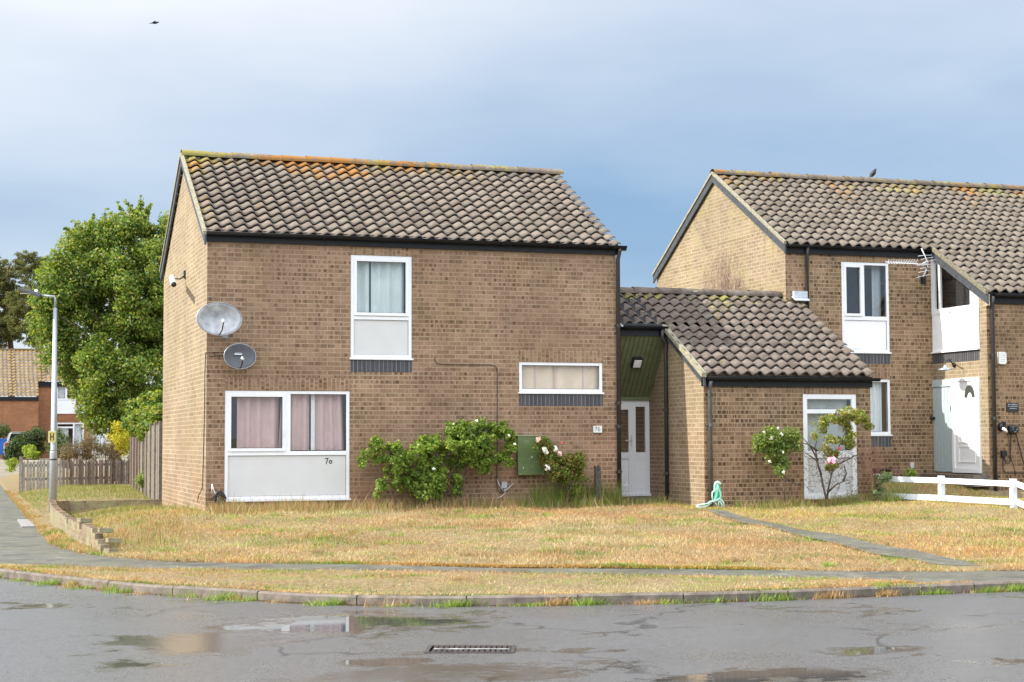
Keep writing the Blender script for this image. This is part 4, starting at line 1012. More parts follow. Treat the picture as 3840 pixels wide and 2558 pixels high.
# fringe of grass hanging over pavement edges and path
ed = dens(PB[3:-1], .02); ed = np.array(ed); ed = ed[(ed[:, 0] < 14)]; ed = np.repeat(ed, 9, 0)+rng.normal(0, .045, (len(ed)*9, 2))
dpl = np.array(dens(PLp[:7], .02)+dens(PRp[:7], .02)); dpl = np.repeat(dpl, 5, 0)+rng.normal(0, .035, (len(dpl)*5, 2))
q = np.concatenate([ed, dpl]); x, y = q[:, 0], q[:, 1]
blades('edge_grass', x, y, np.maximum(hz(x, y), -.15), rng.uniform(.02, .055, len(x)), rng.uniform(.006, .014, len(x)), drycol(x, y, .5), m_blade, 'ragged dry grass along the edge of the pavement and path', 'grass', lean=1.2)
n = 16000; yy = rng.uniform(-4.2, 26, n); xx = np.interp(yy, [-4.06, -2.3, 1.57, 6.8, 60], [-2.236, -2.44, -2.50, -2.53, -2.53])+rng.uniform(-.05, .28, n)
cE = STRAW[rng.integers(0, 5, n)]*np.array([(.85, .75, .7)]); gE = rng.uniform(size=n) < .2; cE[gE] = GREEN[rng.integers(0, 3, gE.sum())]*1.2
blades('edge_grass', xx, yy, -.14+0*xx, rng.uniform(.02, .07, n), rng.uniform(.008, .016, n), cE, m_blade, 'brown leaf litter and grass between the pavement and the low wall', 'grass', lean=1.2)
# orange moss strip at the back of the pavement
n = 15000; xx = rng.uniform(.6, 5.6, n); yy = yback(xx)+rng.normal(.02, .045, n)+.04*nz2(xx, xx*0, 2.2); kk = (nz2(xx, xx*0, 1.7, 1)+rng.normal(0, .35, n)) > 0; xx, yy = xx[kk], yy[kk]; n = len(xx)
blades('pavement_moss', xx, yy, -.135+0*xx, rng.uniform(.01, .03, n), rng.uniform(.008, .018, n), np.array([(.38, .22, .05)])*rng.uniform(.6, 1.25, (n, 1)), m_blade, 'orange moss and stalks along the back edge of the pavement', 'moss', lean=1.5)
# tall grass against the houses
def tall(name, n, xr_, yr_, hr, greenf, label, z0=None):
    xx = rng.uniform(*xr_, n); yy = yr_[0]+(yr_[1]-yr_[0])*rng.beta(2, 1.2, n)
    cl = nz2(xx, yy, 5.1, 1)*.5+.6; kk = rng.uniform(size=n) < np.clip(cl, .15, 1); xx, yy = xx[kk], yy[kk]; n = len(xx)
    c_ = STRAW[rng.integers(0, 5, n)]*.95; gm = rng.uniform(size=n) < (greenf(xx) if callable(greenf) else greenf); c_[gm] = GREEN[rng.integers(0, 3, gm.sum())]
    h_ = rng.uniform(hr[0], hr[1], n)*np.where(rng.uniform(size=n) < .12, 1.6, 1)
    return blades(name, xx, yy, hz(xx, yy) if z0 is None else z0+0*xx, h_, rng.uniform(.005, .012, n), c_*rng.uniform(.7, 1.15, (n, 1)), m_blade, label, 'tall grass', lean=.8)
tall('tall_grass', 15000, (.0, 7.3), (-.85, -.03), (.06, .25), lambda x: np.where(x > 5.2, .6, .18), 'straggly tall grass along the foot of the big house wall')
tall('tall_grass', 3000, (5.6, 7.2), (-.45, -.05), (.15, .50), .9, 'lush green grass under the rose beside the meter cabinet')
tall('tall_grass', 6500, (8.9, 12.1), (-1.75, -1.22), (.05, .20), .55, 'green grass along the foot of the store wall')
tall('tall_grass', 2200, (7.2, 8.8), (-1.0, .6), (.05, .22), .6, 'weeds at the entrance doorstep')
tall('tall_grass', 9000, (-2.2, .0), (-1.5, 5.2), (.03, .12), .6, 'pale tall grass beside the gable wall inside the low brick wall')
tall('tall_grass', 1700, (-2.1, -.6), (-4.6, -2.0), (.06, .22), .25, 'bleached grass tufts near the broken end of the low wall')
tall('tall_grass', 26000, (-2.3, .8), (6.5, 23), (.02, .11), .7, 'green grass in front of the picket fence')
tall('tall_grass', 700, (11.6, 12.3), (-1.8, -1.25), (.1, .36), .9, 'dark green weeds at the start of the white rail fence')
# weeds in the kerb line
kk = np.array(dens(KERB[4:-1], .03)); P_ = []; Cc = []
cent = [0.5, 1.3, 2.2, 2.7, 3.2, 3.9, 4.3, 5.1, 5.9, 6.6, 7.1, 7.6, 8.2, 8.9, 9.6, 10.1, 10.7, 11.2]
tot = len(kk)
ps = []
for j in range(60):
    i = int(rng.integers(0, tot)) if j > 25 else int(tot*.9*j/26)
    m_ = int(rng.integers(40, 260)); sp_ = rng.uniform(.05, .16); c0 = kk[i]
    ps.append((c0+np.array([rng.normal(0, sp_, m_), rng.normal(-.02, .018, m_)]).T, rng.uniform(.03, .11), rng.uniform() < .65))
X_ = np.concatenate([a for a, b, c in ps]); H_ = np.concatenate([np.full(len(a), b) for a, b, c in ps]); Gf = np.concatenate([np.full(len(a), c) for a, b, c in ps])
cw = np.where(Gf[:, None], GREEN[rng.integers(0, 3, len(X_))]*1.35, STRAW[rng.integers(0, 5, len(X_))])
kq = np.repeat(kk, 48, 0); kq = kq+rng.normal(0, .02, kq.shape)*np.array([1, .5]); keep = (nz2(kq[:, 0], kq[:, 0]*0, 3.3, 2)+rng.normal(0, .4, len(kq))) > -.1; kq = kq[keep]
blades('kerb_litter', kq[:, 0], kq[:, 1], -.248+0*kq[:, 0], rng.uniform(.008, .03, len(kq)), rng.uniform(.008, .02, len(kq)), STRAW[rng.integers(0, 5, len(kq))]*rng.uniform(.2, .6, (len(kq), 1)), m_blade, 'brown litter and soil gathered along the foot of the kerb', 'litter', lean=2)
kq = np.repeat(np.array(offs(kk, .115)), 30, 0); kq = kq+rng.normal(0, .025, kq.shape); kq = kq[kq[:, 0] < 6.3]
blades('kerb_fringe', kq[:, 0], kq[:, 1], -.150+0*kq[:, 0], rng.uniform(.01, .035, len(kq)), rng.uniform(.006, .014, len(kq)), drycol(kq[:, 0], kq[:, 1], .5), m_blade, 'dry grass hanging over the back of the kerb stones', 'grass', lean=2)
blades('kerb_weeds', X_[:, 0], X_[:, 1], -.25+0*H_, H_*rng.uniform(.5, 1.3, len(H_)), rng.uniform(.006, .015, len(H_)), cw*rng.uniform(.7, 1.2, (len(H_), 1)), m_blade, 'green weeds growing out of the joint between road and kerb', 'weeds', lean=1.2)

def foliage(parent, name, lobes, n, size, pal, sub=None, rs=None, mat=m_leaf, **kw):
    L_ = sublobes(lobes, sub, rs) if sub else lobes
    P, d = lobepts(L_, n, .3); return leafset(name, P, size, pal, mat, parent, out=d*.7, **kw)

# ------------------------------------------------------------------ shrubs on the walls
LEAFP = [(.17, .26, .04), (.25, .34, .055), (.11, .19, .035), (.31, .38, .08)]
def px2(o, z_, x0, y0, sc, y): return B(x0+o/sc, y0+z_/sc, y=y)
def lob(lst, x0, y0, sc, y, dep=.12, ppm=200.):
    out = []
    for a, b, r in lst:
        p_ = B(x0+a/sc, y0+b/sc, y=y+random.uniform(-dep, dep)); out.append((np.array(p_), r/sc/ppm))
    return out
Z6 = (1300, 1200, 2.0905)
big = [(130, 1110, 30), (170, 1050, 35), (230, 980, 45), (300, 990, 45), (370, 1010, 45), (440, 1020, 45), (500, 1050, 45), (260, 1090, 45), (330, 1120, 55), (400, 1140, 60), (470, 1110, 55), (620, 970, 70), (640, 1050, 80), (560, 1040, 60), (720, 1060, 80), (700, 960, 50), (760, 1000, 40), (830, 870, 60), (900, 850, 55), (980, 870, 65), (1060, 860, 60), (1140, 850, 55), (1200, 850, 55), (1260, 900, 45), (1290, 960, 45), (1300, 1010, 35), (860, 960, 80), (940, 980, 80), (1020, 1000, 75), (1100, 960, 60), (880, 1080, 70), (960, 1060, 80), (1060, 1060, 65), (1140, 1060, 60), (1210, 1080, 45), (1260, 1100, 32), (870, 1140, 50), (1060, 1130, 50), (1095, 1180, 28), (450, 1200, 75), (560, 1180, 75), (640, 1220, 80), (720, 1230, 75), (430, 1290, 60), (560, 1290, 75), (680, 1300, 65), (620, 1360, 60), (720, 1340, 50), (270, 1300, 36), (260, 1350, 38), (350, 1240, 38), (870, 1250, 40), (880, 1320, 46)]
def stems(parent, paths, x0, y0, sc, y, r0, r1, mat=m_bark, name='stem'):
    for pth in paths:
        pts = [B(x0+a/sc, y0+b/sc, y=y+random.uniform(-.05, .05)) for a, b in pth]
        k = len(pts); MB().tube(pts, [r0+(r1-r0)*i/(k-1) for i in range(k)], 6).build(name, mat, parent, smooth=True)
YS = -.38
sh = thing('climbing_shrub', 'large sprawling green climbing rose on the front wall left of the green meter cabinet', 'shrub', tuple(B(1690, 1880, y=YS)))
lb = lob(big, *Z6, YS, .16)
foliage(sh, 'foliage', lb, 21000, .056, LEAFP, sub=560, rs=(.03, .10))
stems(sh, [[(700, 1420), (690, 1320), (640, 1200), (560, 1100), (400, 1080), (250, 1000)], [(710, 1420), (720, 1280), (760, 1120), (820, 1000), (900, 900), (1150, 860)], [(720, 1420), (760, 1300), (850, 1150), (960, 1060), (1150, 1060), (1250, 1100)], [(900, 1400), (880, 1300), (920, 1180), (960, 1100)], [(880, 1380), (930, 1240), (975, 1160)]], *Z6, YS, .014, .006)
pf, d = lobepts(lb, 40, .9); 
def flowers(parent, pts, r, c, name='flower', y=YS, n=16):
    m = simple('petals_%d' % (int(c[0]*100+c[1]*1000)), c, .7, noise=.06)
    for (pp, rad) in pts:
        C_ = np.array(pp)+rng.normal(0, rad*.38, (n, 3)); C_[:, 1] -= .02
        d_ = unit(C_-np.array(pp)); nn_ = len(C_); a_ = unit(np.cross(d_, rng.normal(size=(nn_, 3)))); b_ = np.cross(d_, a_); s_ = rad*.85
        V = np.stack([C_-a_*s_*.5-b_*s_*.3, C_+a_*s_*.5-b_*s_*.3, C_+a_*s_*.4+b_*s_*.5+d_*s_*.2, C_-a_*s_*.4+b_*s_*.5+d_*s_*.2], 1).reshape(-1, 3)
        npmesh(name, V, np.arange(nn_*4).reshape(-1, 4), m, parent)
fl = [(1020, 792, 8), (905, 985, 8), (835, 815, 6), (1272, 905, 7), (1315, 972, 7), (680, 1168, 8), (562, 980, 6)]
flowers(sh, [(B(Z6[0]+a/Z6[2], Z6[1]+b/Z6[2], y=YS-.2), r/Z6[2]/200*1.3) for a, b, r in fl], 0, (.8, .8, .70))
# rose beside the cabinet
rs_ = thing('rose_bush', 'rose bush with white and pink blooms right of the green meter cabinet', 'rose bush', tuple(B(2120, 1880, y=-.35)))
l2 = lob([(1530, 960, 36), (1500, 990, 22), (1600, 990, 36), (1560, 1080, 45), (1640, 1080, 45), (1600, 1140, 45), (1680, 1130, 45), (1760, 1100, 55), (1820, 1090, 45), (1830, 1150, 45), (1700, 1200, 55), (1620, 1200, 45), (1760, 1200, 45), (1700, 1250, 36), (1740, 1350, 40), (1800, 1340, 36), (1845, 1230, 20)], *Z6, -.32, .1)
foliage(rs_, 'foliage', l2, 6500, .048, [(.17, .24, .05), (.25, .32, .06), (.12, .18, .04), (.30, .15, .06)], sub=150, rs=(.05, .11))
stems(rs_, [[(1740, 1430), (1730, 1300), (1650, 1150), (1560, 1000), (1500, 940)], [(1745, 1430), (1760, 1250), (1800, 1120)], [(1740, 1400), (1700, 1220), (1620, 1180)]], *Z6, -.32, .012, .005)
def fz(lst, y): return [(B(Z6[0]+a/Z6[2], Z6[1]+b/Z6[2], y=y), r/Z6[2]/200) for a, b, r in lst]
flowers(rs_, fz([(1550, 1012, 21), (1562, 1036, 21), (1632, 1012, 20), (1572, 1160, 21)], -.48), 0, (.80, .76, .66))
flowers(rs_, fz([(1497, 935, 26), (1662, 1048, 22)], -.48), 0, (.78, .52, .46)); flowers(rs_, fz([(1685, 965, 11), (1615, 1135, 12)], -.46), 0, (.55, .10, .08))
# roses in front of the store
Z7 = (2250, 1000, 1.6505)
r1_ = thing('rose_bush', 'thin stemmed rose with small white flowers left of the store door', 'rose bush', tuple(B(2943, 1880, y=-1.6)))
l3 = lob([(1000, 1080, 36), (1050, 1040, 42), (1100, 1080, 40), (1160, 1040, 36), (1210, 1060, 32), (1130, 1140, 32), (1060, 1130, 36), (1150, 1100, 32), (1220, 1110, 22), (985, 1110, 25), (1050, 1210, 20), (1110, 1220, 32), (1150, 1200, 24), (1120, 1260, 24), (1130, 1333, 17), (1095, 1180, 22)], *Z7, -1.6, .1)
foliage(r1_, 'foliage', l3, 4000, .052, [(.18, .25, .06), (.26, .32, .07), (.12, .19, .05)], sub=110, rs=(.06, .12))
stems(r1_, [[(1145, 1450), (1138, 1370), (1120, 1290), (1105, 1200), (1080, 1100)], [(1132, 1335), (1150, 1330), (1170, 1310)], [(1140, 1300), (1200, 1340), (1265, 1370)]], *Z7, -1.6, .012, .006)
flowers(r1_, [(B(Z7[0]+a/Z7[2], Z7[1]+b/Z7[2], y=-1.75), r/Z7[2]/200) for a, b, r in [(1060, 1062, 11), (1097, 1000, 9), (1122, 1040, 11), (1130, 1272, 11), (1045, 1205, 9), (1010, 1022, 8), (1130, 1150, 7)]], 0, (.80, .80, .72))
r2_ = thing('rose_bush', 'tall leggy rose with bare stems and one pink bloom before the store door', 'rose bush', tuple(B(3103, 1885, y=-1.7)))
l4 = lob([(1330, 970, 18), (1390, 960, 30), (1440, 950, 34), (1380, 1010, 26), (1500, 915, 40), (1560, 910, 44), (1600, 930, 34), (1640, 960, 20), (1665, 990, 16), (1500, 960, 26), (1530, 990, 22), (1550, 1040, 26), (1550, 1090, 26), (1480, 1080, 30), (1430, 1080, 26), (1380, 1110, 20), (1420, 1150, 26), (1440, 1170, 20), (1420, 1240, 24), (1455, 1230, 14), (1330, 1050, 14)], *Z7, -1.7, .1)
foliage(r2_, 'foliage', [(c, r*.85) for c, r in l4], 4200, .050, [(.24, .30, .07), (.34, .38, .08), (.17, .23, .05), (.34, .24, .09)], sub=150, rs=(.03, .09))
stems(r2_, [[(1400, 1440), (1385, 1370), (1370, 1300), (1350, 1220), (1330, 1120), (1345, 1060), (1400, 960)], [(1405, 1440), (1412, 1380), (1430, 1300), (1450, 1200), (1485, 1100), (1530, 1000)], [(1412, 1395), (1460, 1350), (1505, 1330), (1545, 1320)], [(1505, 1330), (1525, 1280), (1510, 1230)], [(1445, 1240), (1500, 1210), (1560, 1180), (1590, 1165)], [(1350, 1200), (1300, 1110), (1255, 1060)], [(1345, 1140), (1290, 1100), (1240, 1090)], [(1370, 1290), (1340, 1200), (1300, 1170), (1265, 1150)]], *Z7, -1.7, .020, .006)
mb = MB()
for i in range(240):
    px_ = random.uniform(1262, 1610); py_ = random.uniform(1130, 1420); a_ = random.uniform(0, 6.28); l_ = random.uniform(15, 50)
    p0 = B(Z7[0]+px_/Z7[2], Z7[1]+py_/Z7[2], y=-1.7+random.uniform(-.2, .25)); p1 = p0+Vector((math.cos(a_), random.uniform(-.3, .3), abs(math.sin(a_))*.8))*l_/330
    mb.tube([p0, (p0+p1)/2+Vector((random.uniform(-.02, .02), 0, random.uniform(-.02, .02))), p1], [.0045, .0035, .002], 4, cap=False)
mb.build('twigs', m_twig, r2_)['kind'] = 'stuff'
flowers(r2_, [(B(Z7[0]+1425/Z7[2], Z7[1]+1200/Z7[2], y=-1.85), .085)], 0, (.78, .42, .50), n=26); flowers(r2_, [(B(Z7[0]+1478/Z7[2], Z7[1]+1125/Z7[2], y=-1.8), .03)], 0, (.65, .03, .05))
# fine red-brown twigs right of the store door
tw = thing('twiggy_shrub', 'wispy red brown leafless shrub against the wall right of the store door', 'shrub', tuple(B(3290, 1870, y=-1.45)))
mb = MB()
for i in range(170):
    a0_ = random.uniform(-.35, .25); p0 = B(random.uniform(3235, 3300), random.uniform(1700, 1850), y=-1.45+random.uniform(-.15, .1)); l_ = random.uniform(.12, .4)
    p1 = p0+Vector((a0_*l_*2, random.uniform(-.1, .1), l_)); mb.tube([p0, (p0+p1)/2+Vector((random.uniform(-.03, .03), 0, 0)), p1], [.002, .002, .001], 4, cap=False)
mb.build('twigs', simple('red_twigs', (.22, .10, .07), .9), tw)['kind'] = 'stuff'
# leafless climber on the neighbour's gable
cl = thing('bare_climber', 'leafless pinkish climber stems against the neighbouring gable above the link roof', 'climbing plant', tuple(B(2710, 1090, x=XN-.08)))
mb = MB()
for i in range(46):
    pz = random.gauss(2712, 42); top = 960+abs(pz-2712)*1.2+random.uniform(-60, 90)
    if abs(pz-2712) > 90: continue
    pts = []; 
    for k_ in range(7):
        t_ = k_/6; pts.append(B(pz+(pz-2712)*.15*t_+random.uniform(-3, 3), 1110+(top-1110)*t_, x=XN-.06-random.uniform(0, .04)))
    mb.tube(pts, [.0045*(1-.75*k_/6) for k_ in range(7)], 4, cap=False)
    for k_ in range(1, 6):
        for q_ in range(4):
            p0 = pts[k_]; l_ = random.uniform(.05, .16); s_ = random.choice((-1, 1)); p1 = p0+Vector((-.01, s_*l_*.7, l_)); mb.tube([p0, p1], [.0022, .0012], 4, cap=False)
mb.build('stems', simple('pink_brown_stems', (.33, .23, .18), .9, noise=.3), cl)

# ------------------------------------------------------------------ big tree behind the fence
YT = 28.5; PPM = F/57.2
def tlob(lst, y, ppm, dep): return [(np.array(B(a, b, y=y+random.uniform(-dep, dep))), r/ppm) for a, b, r in lst]
tmass = [(525, 815, 26), (500, 860, 40), (545, 880, 46), (470, 905, 75), (350, 880, 45), (300, 905, 40), (330, 945, 80), (430, 980, 110), (560, 1000, 100), (240, 1020, 70), (215, 1065, 70), (380, 1080, 130), (520, 1120, 130), (240, 1150, 95), (340, 1230, 120), (200, 1110, 70), (480, 1270, 135), (590, 1230, 110), (190, 1260, 60), (270, 1330, 95), (370, 1400, 105), (490, 1430, 115), (585, 1430, 100), (420, 1530, 80), (510, 1560, 75), (590, 1560, 60), (350, 1490, 55), (470, 1625, 42), (540, 1645, 45), (600, 1650, 42), (620, 1500, 70), (560, 1610, 55), (500, 1610, 50), (440, 1600, 50), (600, 1620, 40), (400, 1570, 55), (300, 1420, 75), (610, 905, 42), (635, 860, 30), (640, 960, 60), (650, 1100, 90), (660, 1300, 90), (150, 1140, 32), (165, 1210, 35)]
tree = thing('broadleaf_tree', 'big bright green broadleaved tree rising behind the tall board fence left of the house', 'tree', tuple(B(430, 1800, y=YT)))
tl = tlob(tmass, YT, PPM, 1.2)
sub = []
for c, r in tl:
    k_ = max(5, int(r*r*26)); P, d = lobepts([(c, r)], k_, .6); sub += [(P[i]+rng.normal(0, .12, 3), rng.uniform(.18, .52)) for i in range(k_)]
P, d = lobepts(sub, 125000, .12)
# twiggy shoots on the outline
sp = []
for (a, b, dx_, dy_) in [(525, 790, 5, -45), (500, 800, -25, -40), (545, 800, 18, -30), (470, 850, -60, -55), (480, 840, -35, -70), (450, 880, -50, -30), (610, 880, 40, -25), (330, 880, -50, -45), (290, 890, -40, -30), (340, 850, 10, -40), (375, 860, 15, -45), (250, 970, -50, -30), (200, 1040, -60, -20), (560, 860, 40, -10), (390, 880, 20, -50), (170, 1130, -50, 10), (160, 1220, -40, 5), (430, 860, 10, -50), (410, 900, -10, -30)]:
    for t_ in np.linspace(0, 1, 5): sp.append((np.array(B(a+dx_*t_*1.15, b+dy_*t_*1.15, y=YT+random.uniform(-.5, .5))), .17-.10*t_))
P2, d2 = lobepts(sp, 3000, .1)
P = np.concatenate([P, P2]); d = np.concatenate([d, d2])
Po, do_ = lobepts([(np.array(B(a, b, y=y_+random.uniform(-.3, .3))), r/153) for a, b, r, y_ in [(545, 1605, 34, 13), (585, 1590, 40, 11), (505, 1612, 28, 16), (560, 1565, 42, 13), (603, 1555, 40, 10), (530, 1640, 16, 14), (575, 1635, 18, 12), (598, 1625, 22, 10), (520, 1570, 40, 15), (600, 1500, 36, 12), (560, 1510, 45, 15), (510, 1530, 45, 18), (480, 1590, 30, 19)]], 5600, .1)
P = np.concatenate([P, Po]); d = np.concatenate([d, do_])
leafset('foliage', P, .108, [(.17, .255, .04), (.115, .19, .035), (.24, .31, .05), (.08, .14, .03), (.30, .29, .07)], m_leaf, tree, out=d*.8)
tb = B(430, 1800, y=YT); tb.z = -.2
MB().tube([tb, tb+Vector((.05, 0, 1.6)), tb+Vector((.1, .1, 3.4)), tb+Vector((.3, .1, 5.5)), tb+Vector((.5, 0, 7.6))], [.2, .17, .14, .09, .04], 10).build('trunk', m_bark, tree, smooth=True)
for c, r in tl[::2]:
    h0 = min(max(c[2]-1.6, 1.4), 5.5); s0_ = tb+Vector((.1, .05, h0)); c_ = Vector(c); MB().tube([s0_, s0_.lerp(c_, .5)+Vector((0, 0, .15)), c_], [.07, .045, .02], 6).build('branch', m_bark, tree, smooth=True)

# pines behind the far houses
def pine(a, top, bot, wid, y, label, lean=0):
    ppm = F/(y+27.5)/1.0
    t_ = thing('pine_tree', label, 'tree', tuple(B(a, 1640, y=y)), 'pines behind the far houses')
    base = B(a, 1660, y=y); tp = B(a+lean, top+30, y=y)
    MB().tube([base, base.lerp(tp, .4)+Vector((.4, 0, 0)), base.lerp(tp, .7), tp], [.32, .26, .18, .06], 8).build('trunk', simple('pine_bark', (.10, .06, .045), .95, noise=.4), t_, smooth=True)
    L_ = []
    mbb = MB()
    for i in range(44):
        t0 = random.random()**.8; py_ = top+(bot-top)*t0; wr = wid*(.35+.65*math.sin(min(1, t0*1.3+.15)*math.pi*.62)); px_ = a+lean*(1-t0)+random.uniform(-wr, wr)
        c_ = B(px_, py_, y=y+random.uniform(-2, 2)); L_.append((np.array(c_), random.uniform(.6, 1.2)))
        s0_ = base.lerp(tp, min(1, max(.2, (c_.z-.6)/(tp.z)))); mbb.tube([s0_, s0_.lerp(c_, .6)+Vector((0, 0, .2)), c_], [.09, .06, .03], 5)
    mbb.build('branches', m_bark, t_)
    sl_ = []
    for c_, r_ in L_:
        for k_ in range(9): sl_.append((c_+rng.normal(0, 1, 3)*np.array([r_, r_*.8, r_*.38])*.7, rng.uniform(.22, .45)))
    P, d = lobepts(sl_, 17000, .2, .6); leafset('foliage', P, .26, [(.10, .12, .04), (.14, .15, .05), (.18, .17, .06), (.07, .08, .03)], m_leaf, t_, out=d, aspect=.3)
pine(30, 965, 1270, 75, 112, 'dark pine at the left edge of the photo behind the tiled roof')
pine(135, 950, 1285, 75, 104, 'pine with olive crown between the edge pine and the big green tree', 10)
pine(-60, 990, 1280, 70, 110, 'pine cut off by the left edge of the photo')
pine(235, 1010, 1300, 60, 118, 'pine mostly hidden behind the big green tree')

# ------------------------------------------------------------------ far house
YH = 75; T = FR(YH)
def hx(px): return B(px, 1500, y=YH).x
def hzz(py, px=150): return B(px, py, y=YH).z
fh = thing('brick_house', 'distant orange brick house with mossy tiled roof and white window panels', 'house', (hx(200), YH+3, -.3))
x0_, x1_, x2_ = hx(-140), hx(141), hx(346)
uw = (hx(212), hx(284), hzz(1550), hzz(1441)); lw = (hx(211), hx(316), hzz(1700), hzz(1585))
mb = MB(); wallface(mb, FR(YH), x1_, x2_, -.5, hzz(1436), [uw, lw]); mb.build('front_wall', m_brickfar, fh, fix=False)
mb = MB(); wallface(mb, FR(YH-1.6), x0_, x1_, -.5, hzz(1500)); mb.build('wing_wall', m_brickfar, fh, fix=False)
MB().face([(x1_, YH-1.6, -.5), (x1_, YH, -.5), (x1_, YH, hzz(1470)), (x1_, YH-1.6, hzz(1490))]).build('side_wall', m_brickfar, fh, fix=False)
zr_ = B(100, 1314, y=YH+3).z; ze1 = B(60, 1487, y=YH-1.7).z; slf = (zr_-ze1)/4.7
pantile('roof', m_tilefar, fh, lambda y: (x0_, x1_ if y < YH-.1 else x2_), YH-1.7, ze1, YH+3, slf, 16, tw=.25, seg=5, amp=.035)
MB().box((x0_, YH-1.68, ze1-.24), (x1_, YH-1.62, ze1-.02)).build('fascia', m_black, fh)
MB().box((x1_, YH-.1, hzz(1450)), (x2_, YH-.04, hzz(1434))).build('fascia', m_black, fh)
MB().box((x0_, YH+2.9, zr_-.02), (x2_, YH+3.1, zr_+.1)).build('ridge_tiles', m_tilefar, fh)
xm_ = (uw[0]+uw[1])/2; z1_ = hzz(1497)
window(fh, T, *uw, [(uw[0]+.05, uw[1]-.05, z1_-.05, z1_+.05, 'bar'), (xm_-.06, xm_+.06, z1_+.05, uw[3]-.05, 'bar'), (uw[0]+.05, xm_-.06, z1_+.05, uw[3]-.05, 'pane'), (xm_+.06, uw[1]-.05, z1_+.05, uw[3]-.05, 'pane'), (uw[0]+.05, uw[1]-.05, uw[2]+.05, z1_-.05, 'panel_white')], fw_=.07)
xm_ = hx(278); z1_ = hzz(1603)
window(fh, T, *lw, [(xm_-.05, xm_+.05, lw[2]+.05, lw[3]-.05, 'bar'), (lw[0]+.07, xm_-.05, z1_-.05, z1_+.05, 'bar'), (lw[0]+.07, xm_-.05, z1_+.05, lw[3]-.07, 'pane'), (lw[0]+.07, xm_-.05, lw[2]+.05, z1_-.05, 'pane'), (xm_+.05, lw[1]-.07, lw[2]+.05, lw[3]-.07, 'pane')], fw_=.09)
curtain(T, uw[0]+.1, (uw[0]+uw[1])/2, hzz(1497), uw[3], -.2, m_netw, fh); curtain(T, lw[0]+.1, xm_-.3, lw[2], hzz(1603), -.2, m_netw, fh); curtain(T, xm_, lw[1], lw[2], lw[3], -.2, m_netw, fh)
MB().box((x1_, YH+.6, -.3), (x2_, YH+.62, 5)).build('room_back', m_dark, fh)
def dish(name, label, c, a, b, aim, mat, wallpt, armd, dep=.07, lnb=m_whitep, tilt=0, detail=True):
    """offset dish: c rim centre, a half width, b half height, aim = direction it faces"""
    t_ = thing(name, label, 'satellite dish', tuple(wallpt))
    f = Vector(aim).normalized(); r_ = f.cross(Vector((0, 0, 1))).normalized()*-1; u_ = r_.cross(f)*-1
    if u_.z < 0: u_ = -u_
    V = []; Fc = []; n = 32; rings = 7; c = Vector(c)
    for off in (0, -.006):
        for k in range(rings+1):
            q = k/rings
            for j in range(n):
                A_ = 2*math.pi*j/n; V.append(tuple(c+r_*a*q*math.cos(A_)+u_*b*q*math.sin(A_)-f*dep*(1-q*q)+f*off))
    m_ = (rings+1)*n
    for o_ in (0, m_):
        for k in range(rings):
            for j in range(n): Fc.append((o_+k*n+j, o_+k*n+(j+1) % n, o_+(k+1)*n+(j+1) % n, o_+(k+1)*n+j))
    for j in range(n): Fc.append((rings*n+j, rings*n+(j+1) % n, m_+rings*n+(j+1) % n, m_+rings*n+j))
    npmesh('reflector', V, Fc, mat, t_, smooth=True)
    rim = [c+r_*a*math.cos(2*math.pi*j/n)+u_*b*math.sin(2*math.pi*j/n) for j in range(n+1)]
    MB().tube(rim, .006, 6, cap=False).build('rim', m_metal, t_, smooth=True)
    if detail:
        low = c-u_*b*.96-f*.01; end = low+f*armd+u_*b*.72
        MB().tube([low, low+f*armd*.6+u_*b*.2, end], .011, 8).build('feed_arm', m_blackp, t_, smooth=True)
        MB().tube([end-u_*.03, end+u_*.0-f*.04, end-f*.085], [.02, .024, .018], 10).build('receiver', lnb, t_, smooth=True)
        bkp = c-f*(dep+.02)-u_*b*.4; wp = Vector(wallpt)
        MB().tube([bkp, bkp-f*.03-u_*.06, Vector((wp.x, bkp.y+.05, wp.z)), wp], .017, 8).build('bracket', m_metal, t_, smooth=True)
        MB().box((wp.x-.05, wp.y-.012, wp.z-.07), (wp.x+.05, wp.y-.001, wp.z+.07)).build('wall_plate', m_metal, t_)
    else: MB().tube([c-f*dep, Vector(wallpt)], .02, 6).build('bracket', m_metal, t_)
    return t_
dc = B(305, 1536, y=YH-.5); dish('satellite_dish', 'small round satellite dish beside the white panel of the distant house', dc, .33, .33, (.2, -1, .3), m_metal, Vector((dc.x, YH-.01, dc.z)), .2, detail=False)

# ------------------------------------------------------------------ things behind the low wall on the left
m_wood = simple('weathered_wood', (.20, .16, .125), .9, noise=.3, nscale=14, bump=.6); m_woodp = simple('grey_picket', (.28, .25, .205), .9, noise=.3, nscale=14, bump=.6); m_woodb = simple('brown_wood', (.14, .085, .06), .9, noise=.35, nscale=10, bump=.6)
pf_ = thing('picket_fence', 'weathered brown picket fence in front of the distant orange house', 'fence', tuple(B(280, 1810, y=23.6)))
p0, p1, p2 = B(78, 1822, y=23.0), B(300, 1816, y=23.6), B(486, 1806, y=24.6)
def pick(q, hgt, mat): 
    w_ = .036; x, y, z = q
    MB().prism([(x-w_, y, z), (x+w_, y, z), (x+w_, y, z+hgt-.05), (x, y, z+hgt), (x-w_, y, z+hgt-.05)], (0, .02, 0)).build('picket', mat, pf_, fix=False)
for i in range(37):
    t_ = i/36*2; q = p0.lerp(p1, t_) if t_ < 1 else p1.lerp(p2, t_-1)
    q = Vector((q.x+random.uniform(-.015, .015), q.y, -.08)); pick(q, .92+random.uniform(-.04, .04), m_woodp if i < 13 else m_wood if i % 3 else m_woodb)
